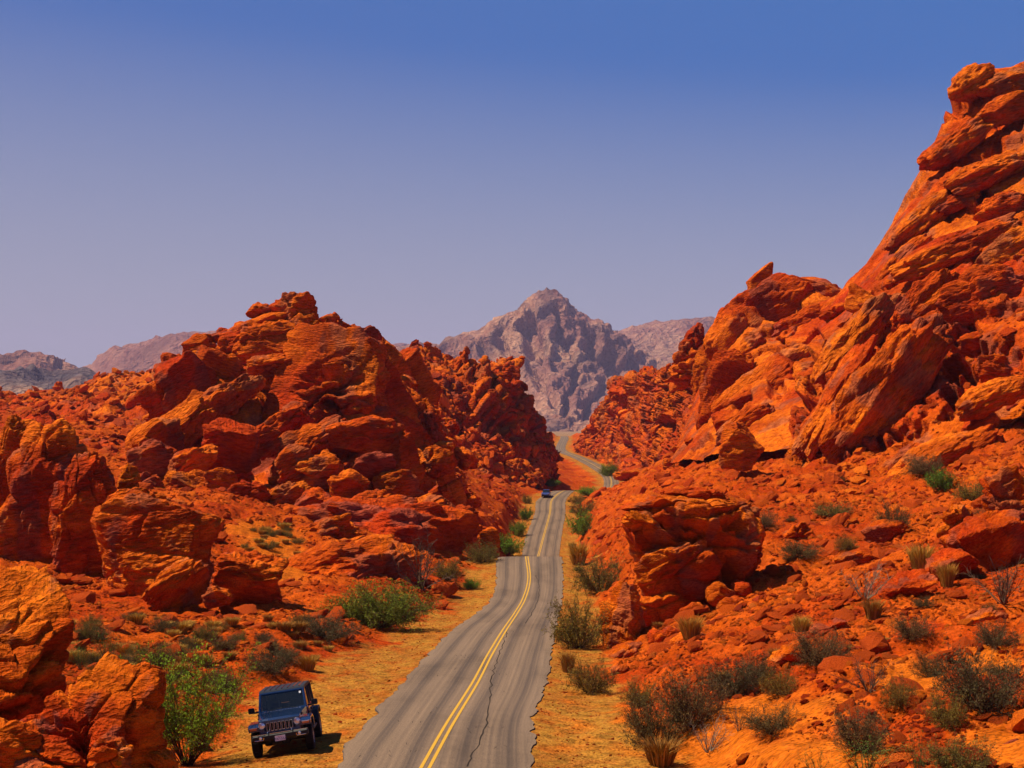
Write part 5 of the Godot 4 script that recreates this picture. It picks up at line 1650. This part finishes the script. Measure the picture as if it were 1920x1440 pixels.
# outline in (z, y), drawn out along x from x0 to x1, with small chamfers at both ends
func prism(s: Shape, outline: Array, x0: float, x1: float, chamfer := 0.015, xf := Transform3D()) -> void:
	var pts := PackedVector2Array()
	for p in outline: pts.append(Vector2(p[0], p[1]))
	if Geometry2D.is_polygon_clockwise(pts): pts.reverse()
	var inner := pts
	if chamfer > 0.0:
		var off := Geometry2D.offset_polygon(pts, -chamfer, Geometry2D.JOIN_MITER)
		if off.size() and off[0].size() == pts.size():
			inner = off[0]
			var best := 0
			for k in inner.size():
				if inner[k].distance_to(pts[0]) < inner[best].distance_to(pts[0]): best = k
			var turned := PackedVector2Array()
			for k in inner.size(): turned.append(inner[(best + k) % inner.size()])
			inner = turned
			if Geometry2D.is_polygon_clockwise(inner): inner.reverse()
		else:
			chamfer = 0.0
	var n := pts.size()
	var rings := [[x0, inner], [x0 + chamfer, pts], [x1 - chamfer, pts], [x1, inner]]
	var at := func(x: float, p: Vector2) -> Vector3: return xf * Vector3(x, p.y, p.x)
	for r in 3:
		if chamfer == 0.0 and r != 1: continue
		for k in n:
			var j := (k + 1) % n
			s.quad(at.call(rings[r][0], rings[r][1][k]), at.call(rings[r + 1][0], rings[r + 1][1][k]), at.call(rings[r + 1][0], rings[r + 1][1][j]), at.call(rings[r][0], rings[r][1][j]))
	var ix := Geometry2D.triangulate_polygon(inner)
	for k in range(0, ix.size(), 3):
		var a := inner[ix[k]]
		var b := inner[ix[k + 1]]
		var c := inner[ix[k + 2]]
		if (b - a).cross(c - a) < 0.0:
			var q := b; b = c; c = q
		s.tri(at.call(x0, a), at.call(x0, b), at.call(x0, c))
		s.tri(at.call(x1, a), at.call(x1, c), at.call(x1, b))

func boxy(s: Shape, c: Vector3, size: Vector3, chamfer := 0.01, xf := Transform3D()) -> void:
	var h := size * 0.5
	prism(s, [[c.z - h.z, c.y - h.y], [c.z + h.z, c.y - h.y], [c.z + h.z, c.y + h.y], [c.z - h.z, c.y + h.y]], c.x - h.x, c.x + h.x, chamfer, xf)

# turned about the x axis: profile of [x, radius]
func lathe(s: Shape, profile: Array, at: Vector3, n := 28, along := Basis()) -> void:
	for k in profile.size() - 1:
		for i in n:
			var a := TAU * i / n
			var b := TAU * (i + 1) / n
			var f := func(p: Array, t: float) -> Vector3: return at + along * Vector3(p[0], p[1] * cos(t), p[1] * sin(t))
			s.quad(f.call(profile[k], a), f.call(profile[k], b), f.call(profile[k + 1], b), f.call(profile[k + 1], a))

func bar(s: Shape, p: Vector3, q: Vector3, r: float, n := 6) -> void:
	var d := (q - p).normalized()
	var x := d.cross(Vector3.UP if absf(d.y) < 0.9 else Vector3.RIGHT).normalized()
	var y := d.cross(x)
	for k in n:
		var a := TAU * k / n
		var b := TAU * (k + 1) / n
		var ea := (x * cos(a) + y * sin(a)) * r
		var eb := (x * cos(b) + y * sin(b)) * r
		s.quad(p + ea, q + ea, q + eb, p + eb)

func wheel(parent: Node3D, at: Vector3, outward: float, radius: float, width: float) -> void:
	var w := Node3D.new()
	w.name = "wheel"
	parent.add_child(w, true)
	w.position = at
	var s := Shape.new()
	var h := width * 0.5
	lathe(s, [[-h, radius * 0.62], [-h, radius * 0.9], [-h * 0.8, radius], [h * 0.8, radius], [h, radius * 0.9], [h, radius * 0.62], [-h, radius * 0.62]], Vector3.ZERO, 36)
	for k in 30:   # tread blocks
		var a := TAU * k / 30.0
		boxy(s, Vector3.ZERO, Vector3(width * 0.82, 0.022, 0.045), 0.0, Transform3D(Basis(Vector3.RIGHT, a), Basis(Vector3.RIGHT, a) * Vector3(0, radius + 0.005, 0)))
	part("tyre", s.mesh(), M.tyre, w)
	var r := Shape.new()
	var o := outward * h
	lathe(r, [[o * 0.2, radius * 0.6], [o * 0.9, radius * 0.62], [o * 0.95, radius * 0.56], [o * 0.55, radius * 0.5], [o * 0.5, 0.0]], Vector3.ZERO, 28)
	for k in 5:
		var a := TAU * k / 5.0
		boxy(r, Vector3.ZERO, Vector3(0.04, radius * 0.42, 0.075), 0.008, Transform3D(Basis(Vector3.RIGHT, a), Basis(Vector3.RIGHT, a) * Vector3(0, radius * 0.3, 0) + Vector3(o * 0.75, 0, 0)))
	lathe(r, [[o * 0.95, 0.0], [o * 0.95, radius * 0.14], [o * 0.5, radius * 0.16]], Vector3.ZERO, 16)
	part("rim", r.mesh(), M.rim, w)

func vehicle_mats() -> void:
	M.paint = mat(Color(0.006, 0.021, 0.072), 0.2, 0.5)
	M.paint.clearcoat_enabled = true
	M.paint.clearcoat = 1.0
	M.paint.clearcoat_roughness = 0.04
	M.trim = mat(Color(0.012, 0.012, 0.013), 0.55, 0.4)
	M.tyre = mat(Color(0.016, 0.015, 0.014), 0.85, 0.3)
	M.rim = mat(Color(0.20, 0.20, 0.21), 0.3, 0.5)
	M.rim.metallic = 0.8
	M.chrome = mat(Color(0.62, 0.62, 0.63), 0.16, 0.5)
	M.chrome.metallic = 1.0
	M.glass = mat(Color(0.012, 0.016, 0.02), 0.03, 0.5)
	M.glass.transparency = BaseMaterial3D.TRANSPARENCY_ALPHA
	M.glass.albedo_color.a = 0.72
	M.lens = mat(Color(0.75, 0.77, 0.8), 0.08, 0.6)
	M.lens.metallic = 0.55
	M.amber = mat(Color(0.55, 0.12, 0.02), 0.2, 0.5)
	M.seat = mat(Color(0.02, 0.018, 0.016), 0.8, 0.3)
	M.plate = mat(Color(0.72, 0.72, 0.76), 0.4, 0.4)
	M.ink = mat(Color(0.03, 0.05, 0.22), 0.6, 0.3)
	M.red_ink = mat(Color(0.45, 0.04, 0.04), 0.6, 0.3)

func make_vehicle() -> void:
	vehicle_mats()
	var t := thing("off_road_vehicle", "dark blue boxy off-road vehicle parked on the gravel shoulder facing downhill traffic", "vehicle", car_at)
	t.set_meta("label", "dark blue boxy off-road vehicle parked on the gravel verge beside the green bush")
	t.transform.basis = car_basis
	var s := Shape.new()
	# tub from the cowl to the tail
	prism(s, [[0.62, 0.52], [0.62, 1.18], [0.42, 1.22], [-2.02, 1.22], [-2.08, 1.15], [-2.08, 0.62], [-1.95, 0.52]], -0.76, 0.76, 0.03)
	part("body", s.mesh(), M.paint, t)
	# bonnet, narrowing to the front
	var hood := Shape.new()
	var hx := [[2.02, 0.60, 1.06], [1.95, 0.62, 1.115], [1.2, 0.66, 1.17], [0.60, 0.74, 1.215]]
	for k in 3:
		var a: Array = hx[k]
		var b: Array = hx[k + 1]
		for q in [[-1.0, -0.55, 0.0, 0.02], [-0.55, 0.55, 0.02, 0.02], [0.55, 1.0, 0.02, 0.0]]:
			hood.quad(Vector3(a[1] * q[0], a[2] + q[2], a[0]), Vector3(b[1] * q[0], b[2] + q[2], b[0]), Vector3(b[1] * q[1], b[2] + q[3], b[0]), Vector3(a[1] * q[1], a[2] + q[3], a[0]))
		for sd in [-1.0, 1.0]:
			var p0 := Vector3(a[1] * sd, a[2], a[0])
			var p1 := Vector3(b[1] * sd, b[2], b[0])
			var d0 := Vector3(a[1] * sd, 0.72, a[0])
			var d1 := Vector3(b[1] * sd, 0.72, b[0])
			if sd > 0: hood.quad(p0, p1, d1, d0)
			else: hood.quad(p1, p0, d0, d1)
	var bonnet := part("bonnet", hood.mesh(), M.paint, t)
	var lat := Shape.new()
	for sd in [-1.0, 1.0]:
		boxy(lat, Vector3(sd * 0.655, 1.10, 1.55), Vector3(0.03, 0.10, 0.05))
		boxy(lat, Vector3(sd * 0.30, 1.155, 1.45), Vector3(0.10, 0.015, 0.30), 0.004)
	part("latch", lat.mesh(), M.trim, bonnet)
	# grille: a plate with seven upright slots
	var gr := Shape.new()
	var slots := 7
	var x0 := -0.40
	var step := 0.8 / slots
	boxy(gr, Vector3(0, 1.045, 2.035), Vector3(1.24, 0.07, 0.07), 0.02)
	boxy(gr, Vector3(0, 0.725, 2.035), Vector3(1.24, 0.09, 0.07), 0.02)
	for k in slots + 1:
		boxy(gr, Vector3(x0 + k * step, 0.89, 2.035), Vector3(0.042, 0.26, 0.07), 0.01)
	for sd in [-1.0, 1.0]:
		boxy(gr, Vector3(sd * 0.535, 0.89, 2.03), Vector3(0.17, 0.26, 0.06), 0.015)
	var grille := part("grille", gr.mesh(), M.paint, t)
	var rings := Shape.new()
	for k in slots:
		var cx := x0 + (k + 0.5) * step
		boxy(rings, Vector3(cx, 0.776, 2.07), Vector3(0.074, 0.014, 0.02), 0.003)
		boxy(rings, Vector3(cx, 1.004, 2.07), Vector3(0.074, 0.012, 0.02), 0.003)
		for sd in [-1.0, 1.0]: boxy(rings, Vector3(cx + sd * 0.036, 0.89, 2.07), Vector3(0.008, 0.22, 0.02), 0.002)
	part("grille_trim", rings.mesh(), M.chrome, grille)
	var dark := Shape.new()
	boxy(dark, Vector3(0, 0.89, 1.96), Vector3(1.1, 0.30, 0.03), 0.0)
	part("radiator", dark.mesh(), M.trim, grille)
	var face := Basis(Vector3.UP, -PI / 2.0)   # the lathe's x axis points forward
	for sd in [-1.0, 1.0]:
		var l := Node3D.new()
		l.name = "headlight"
		t.add_child(l, true)
		l.position = Vector3(sd * 0.53, 0.945, 2.07)
		var ring := Shape.new()
		lathe(ring, [[-0.03, 0.105], [0.02, 0.105], [0.028, 0.095], [0.01, 0.085]], Vector3.ZERO, 24, face)
		part("bezel", ring.mesh(), M.chrome, l)
		var ln := Shape.new()
		lathe(ln, [[0.008, 0.088], [0.022, 0.05], [0.028, 0.0]], Vector3.ZERO, 24, face)
		part("lens", ln.mesh(), M.lens, l)
		# front wing: a flat flare over the wheel
		var f := Shape.new()
		prism(f, [[2.10, 0.80], [2.12, 0.93], [1.98, 1.01], [1.20, 1.03], [0.92, 0.90], [0.80, 0.62], [0.86, 0.62], [1.0, 0.86], [1.25, 0.95], [1.90, 0.95], [2.02, 0.82]], 0.60 if sd > 0 else -0.94, 0.94 if sd > 0 else -0.60, 0.02)
		var wing := part("front_wing", f.mesh(), M.paint, t)
		var sig := Shape.new()
		boxy(sig, Vector3(sd * 0.79, 0.875, 2.115), Vector3(0.20, 0.055, 0.03), 0.008)
		part("turn_signal", sig.mesh(), M.amber, wing)
		var lamp := Shape.new()
		boxy(lamp, Vector3(sd * 0.79, 0.915, 2.11), Vector3(0.24, 0.02, 0.03), 0.004)
		part("daytime_lamp", lamp.mesh(), M.lens, wing)
		var rf := Shape.new()
		prism(rf, [[-0.85, 0.62], [-1.05, 0.92], [-1.25, 1.0], [-1.85, 1.0], [-2.1, 0.86], [-2.1, 0.74], [-1.95, 0.80], [-1.8, 0.92], [-1.28, 0.92], [-1.12, 0.86], [-0.93, 0.62]], 0.72 if sd > 0 else -0.94, 0.94 if sd > 0 else -0.72, 0.02)
		part("rear_wing", rf.mesh(), M.trim, t)
		# inner arch, sill step
		var ar := Shape.new()
		boxy(ar, Vector3(sd * 0.50, 0.80, 1.45), Vector3(0.30, 0.40, 0.95), 0.02)
		part("wheel_arch", ar.mesh(), M.trim, t)
		var sl := Shape.new()
		boxy(sl, Vector3(sd * 0.80, 0.50, -0.05), Vector3(0.14, 0.07, 1.7), 0.02)
		part("side_step", sl.mesh(), M.trim, t)
		# doors
		for dz in [[0.52, -0.52], [-0.55, -1.18]]:
			var dr := Shape.new()
			var xo: float = 0.762 * sd
			boxy(dr, Vector3(xo + sd * 0.012, 0.88, (dz[0] + dz[1]) * 0.5), Vector3(0.035, 0.60, dz[0] - dz[1]), 0.012)
			var door := part("door", dr.mesh(), M.paint, t)
			var hd := Shape.new()
			boxy(hd, Vector3(xo + sd * 0.045, 1.06, dz[1] + 0.14), Vector3(0.03, 0.035, 0.16), 0.008)
			part("handle", hd.mesh(), M.trim, door)
			var hg := Shape.new()
			for hy in [0.72, 1.02]: boxy(hg, Vector3(xo + sd * 0.035, hy, dz[0] - 0.04), Vector3(0.03, 0.05, 0.09), 0.006)
			part("hinge", hg.mesh(), M.trim, door)
		# mirror
		var mr := Shape.new()
		boxy(mr, Vector3(sd * 0.98, 1.30, 0.46), Vector3(0.20, 0.17, 0.10), 0.03)
		boxy(mr, Vector3(sd * 0.84, 1.23, 0.46), Vector3(0.16, 0.05, 0.06), 0.012)
		part("mirror", mr.mesh(), M.trim, t)
	# windscreen frame, roof and pillars
	var lean := 0.28
	var fr := Shape.new()
	var wb := Vector3(0, 1.21, 0.60)
	var wt := Vector3(0, 1.74, 0.60 - lean)
	for sd in [-1.0, 1.0]:
		bar(fr, Vector3(sd * 0.715, wb.y, wb.z), Vector3(sd * 0.665, wt.y, wt.z), 0.045, 8)
	bar(fr, Vector3(-0.70, wt.y, wt.z), Vector3(0.70, wt.y, wt.z), 0.045, 8)
	bar(fr, Vector3(-0.74, wb.y, wb.z), Vector3(0.74, wb.y, wb.z), 0.04, 8)
	var frame := part("windscreen_frame", fr.mesh(), M.paint, t)
	var ws := Shape.new()
	ws.quad(Vector3(-0.70, wb.y, wb.z + 0.02), Vector3(-0.65, wt.y, wt.z + 0.02), Vector3(0.65, wt.y, wt.z + 0.02), Vector3(0.70, wb.y, wb.z + 0.02))
	part("windscreen", ws.mesh(), M.glass, frame)
	var wp := Shape.new()
	for sd in [-1.0, 1.0]:
		bar(wp, Vector3(sd * 0.45, 1.235, 0.64), Vector3(sd * 0.02, 1.275, 0.60), 0.008, 5)
		boxy(wp, Vector3(sd * 0.45, 1.235, 0.66), Vector3(0.05, 0.03, 0.05), 0.006)
	part("wiper", wp.mesh(), M.trim, frame)
	var cowl := Shape.new()
	for k in 13: boxy(cowl, Vector3(-0.54 + k * 0.09, 1.225, 0.70), Vector3(0.06, 0.012, 0.05), 0.003)
	part("cowl_vent", cowl.mesh(), M.chrome, frame)
	var sticker := Shape.new()
	sticker.quad(Vector3(0.54, 1.63, wt.z + 0.115), Vector3(0.54, 1.69, wt.z + 0.085), Vector3(0.60, 1.69, wt.z + 0.085), Vector3(0.60, 1.63, wt.z + 0.115))
	part("sticker", sticker.mesh(), M.plate, frame)
	var rm := Shape.new()
	boxy(rm, Vector3(0, 1.63, 0.30), Vector3(0.22, 0.06, 0.04), 0.012)
	part("rear_view_mirror", rm.mesh(), M.trim, frame)
	var rf := Shape.new()
	prism(rf, [[0.34, 1.745], [0.32, 1.80], [0.1, 1.835], [-1.6, 1.835], [-2.0, 1.80], [-2.04, 1.745]], -0.70, 0.70, 0.035)
	var roof := part("roof", rf.mesh(), M.trim, t)
	var rb := Shape.new()
	for k in 7: boxy(rb, Vector3(-0.54 + k * 0.18, 1.838, -0.75), Vector3(0.035, 0.02, 1.85), 0.006)
	part("roof_rib", rb.mesh(), M.paint, roof)
	for sd in [-1.0, 1.0]:
		var pl := Shape.new()
		bar(pl, Vector3(sd * 0.73, 1.2, -0.53), Vector3(sd * 0.67, 1.76, -0.53), 0.04, 6)
		bar(pl, Vector3(sd * 0.73, 1.2, -1.20), Vector3(sd * 0.67, 1.76, -1.20), 0.04, 6)
		bar(pl, Vector3(sd * 0.73, 1.2, -2.0), Vector3(sd * 0.67, 1.76, -1.97), 0.05, 6)
		part("pillar", pl.mesh(), M.trim, t)
		for z in [[0.50, -0.49], [-0.57, -1.16], [-1.24, -1.95]]:
			var gl := Shape.new()
			gl.quad(Vector3(sd * 0.735, 1.21, z[1]), Vector3(sd * 0.675, 1.75, z[1]), Vector3(sd * 0.675, 1.75, z[0] - (0.22 if z[0] > 0.4 else 0.0)), Vector3(sd * 0.735, 1.21, z[0]))
			part("side_window", gl.mesh(), M.glass, t)
	var tail := Shape.new()
	boxy(tail, Vector3(0, 1.48, -2.01), Vector3(1.3, 0.5, 0.03), 0.01)
	part("tail_window", tail.mesh(), M.trim, t)
	# inside
	for sd in [-1.0, 1.0]:
		var se := Shape.new()
		boxy(se, Vector3(sd * 0.36, 1.20, -0.35), Vector3(0.46, 0.62, 0.16), 0.05)
		boxy(se, Vector3(sd * 0.36, 1.58, -0.38), Vector3(0.26, 0.18, 0.10), 0.04)
		part("seat", se.mesh(), M.seat, t)
	var da := Shape.new()
	boxy(da, Vector3(0, 1.16, 0.40), Vector3(1.40, 0.16, 0.30), 0.04)
	part("dashboard", da.mesh(), M.seat, t)
	var sw := Shape.new()
	for k in 16:
		var a := TAU * k / 16.0
		var b := TAU * (k + 1) / 16.0
		bar(sw, Vector3(0.36 + 0.19 * cos(a), 1.28 + 0.19 * sin(a), 0.16), Vector3(0.36 + 0.19 * cos(b), 1.28 + 0.19 * sin(b), 0.16), 0.016, 5)
	part("steering_wheel", sw.mesh(), M.trim, t)
	# bumper
	var bu := Shape.new()
	prism(bu, [[2.10, 0.50], [2.26, 0.50], [2.30, 0.56], [2.30, 0.66], [2.25, 0.70], [2.10, 0.70]], -0.84, 0.84, 0.04)
	var bumper := part("bumper", bu.mesh(), M.trim, t)
	var lip := Shape.new()  # top strips added to stand in for reflected sky; bars frame fog lamps
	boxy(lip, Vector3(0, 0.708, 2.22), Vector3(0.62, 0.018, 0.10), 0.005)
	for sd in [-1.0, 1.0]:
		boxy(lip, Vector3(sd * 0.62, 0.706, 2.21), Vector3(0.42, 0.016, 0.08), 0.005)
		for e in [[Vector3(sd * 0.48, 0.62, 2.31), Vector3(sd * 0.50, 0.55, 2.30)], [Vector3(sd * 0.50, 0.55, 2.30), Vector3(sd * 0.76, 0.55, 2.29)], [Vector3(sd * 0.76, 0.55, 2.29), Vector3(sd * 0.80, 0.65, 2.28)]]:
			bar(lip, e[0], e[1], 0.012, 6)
	part("bumper_gleam_trim", lip.mesh(), M.chrome, bumper)
	for sd in [-1.0, 1.0]:
		var fg := Shape.new()
		lathe(fg, [[-0.02, 0.045], [0.012, 0.045], [0.02, 0.0]], Vector3(sd * 0.58, 0.61, 2.30), 16, face)
		part("fog_lamp", fg.mesh(), M.lens, bumper)
		var hk := Shape.new()
		bar(hk, Vector3(sd * 0.36, 0.71, 2.20), Vector3(sd * 0.36, 0.76, 2.26), 0.018, 6)
		bar(hk, Vector3(sd * 0.36, 0.76, 2.26), Vector3(sd * 0.36, 0.72, 2.31), 0.018, 6)
		part("tow_hook", hk.mesh(), M.chrome, bumper)
	var pt_ := Shape.new()
	boxy(pt_, Vector3(0, 0.545, 2.315), Vector3(0.305, 0.155, 0.012), 0.003)
	var plate := part("number_plate", pt_.mesh(), M.plate, bumper)
	for w in [["WK156A", 0.075, -0.022, M.ink], ["NEVADA", 0.028, 0.05, M.red_ink]]:
		var tm := TextMesh.new()
		var font := SystemFont.new()
		font.font_names = PackedStringArray(["Droid Sans"])
		tm.font = font
		tm.font_size = 64
		tm.pixel_size = w[1] / 46.0
		tm.depth = 0.002
		tm.text = w[0]
		var o := part("lettering", tm, w[3], plate)
		o.position = Vector3(0, 0.545 + w[2], 2.324)
	# underside
	var ch := Shape.new()
	for sd in [-1.0, 1.0]: boxy(ch, Vector3(sd * 0.40, 0.50, 0.0), Vector3(0.10, 0.12, 4.1), 0.01)
	for z in [1.5, -1.5]: bar(ch, Vector3(-0.75, 0.40, z), Vector3(0.75, 0.40, z), 0.05, 8)
	boxy(ch, Vector3(0.1, 0.42, 1.5), Vector3(0.3, 0.26, 0.3), 0.06)
	boxy(ch, Vector3(0, 0.48, -0.3), Vector3(0.7, 0.14, 1.8), 0.03)
	part("chassis", ch.mesh(), M.trim, t)
	for sd in [-1.0, 1.0]:
		for z in [1.5, -1.5]:
			wheel(t, Vector3(sd * 0.80, 0.405, z), sd, 0.40, 0.25)
	make_far_car()

func make_far_car() -> void:
	var r := road_at(322.0)
	var at := Vector3(pt(1024, 930, 322.0).x, r[2] + 0.03, -322.0)
	var t := thing("blue_car", "small blue car coming over the second rise of the road", "car", at)
	t.rotation.y = -0.1
	var s := Shape.new()
	prism(s, [[2.25, 0.32], [2.3, 0.62], [2.15, 0.88], [1.1, 1.02], [-2.2, 1.05], [-2.3, 0.7], [-2.25, 0.32]], -0.92, 0.92, 0.08)
	var m := mat(Color(0.01, 0.03, 0.20), 0.25, 0.5)
	m.clearcoat_enabled = true
	m.clearcoat = 1.0
	part("body", s.mesh(), m, t)
	var c := Shape.new()
	prism(c, [[1.05, 1.0], [0.25, 1.56], [-1.5, 1.60], [-2.15, 1.0]], -0.74, 0.74, 0.10)
	part("cabin", c.mesh(), M.trim, t)
	var ro := Shape.new()
	boxy(ro, Vector3(0, 1.60, -0.65), Vector3(1.34, 0.06, 1.9), 0.02)
	part("roof", ro.mesh(), m, t)
	var ws := Shape.new()
	ws.quad(Vector3(-0.70, 1.04, 1.03), Vector3(-0.62, 1.54, 0.32), Vector3(0.62, 1.54, 0.32), Vector3(0.70, 1.04, 1.03))
	part("windscreen", ws.mesh(), M.glass, t)
	for sd in [-1.0, 1.0]:
		var l := Shape.new()
		boxy(l, Vector3(sd * 0.68, 0.76, 2.26), Vector3(0.36, 0.15, 0.10), 0.03)
		part("headlight", l.mesh(), M.lens, t)
		var mi := Shape.new()
		boxy(mi, Vector3(sd * 1.02, 1.08, 0.75), Vector3(0.18, 0.14, 0.10), 0.03)
		part("mirror", mi.mesh(), m, t)
	var g := Shape.new()
	boxy(g, Vector3(0, 0.52, 2.29), Vector3(1.3, 0.22, 0.05), 0.02)
	part("grille", g.mesh(), M.trim, t)
	for sd in [-1.0, 1.0]:
		for z in [1.45, -1.4]: wheel(t, Vector3(sd * 0.80, 0.34, z), sd, 0.34, 0.22)

func _ready() -> void:
	t0 = Time.get_ticks_msec()
	setup_view()
	setup_noise()
	setup_materials()
	make_road_line()
	make_land()
	stage("land")
	place_car_patch()
	make_ground()
	stage("ground")
	make_road()
	stage("road")
	make_mountains()
	make_formations()
	stage("formations")
	make_rubble()
	stage("rubble")
	make_vehicle()
	stage("vehicles")
	make_plants()
	stage("plants")

func place_car_patch() -> void:
	car_basis = Basis(Vector3.BACK, car_roll) * Basis(Vector3.RIGHT, deg_to_rad(-5.0)) * Basis(Vector3.UP, car_turn)
	car_at = pt(CAR_PX.x, CAR_PX.y, CAR_DIST)
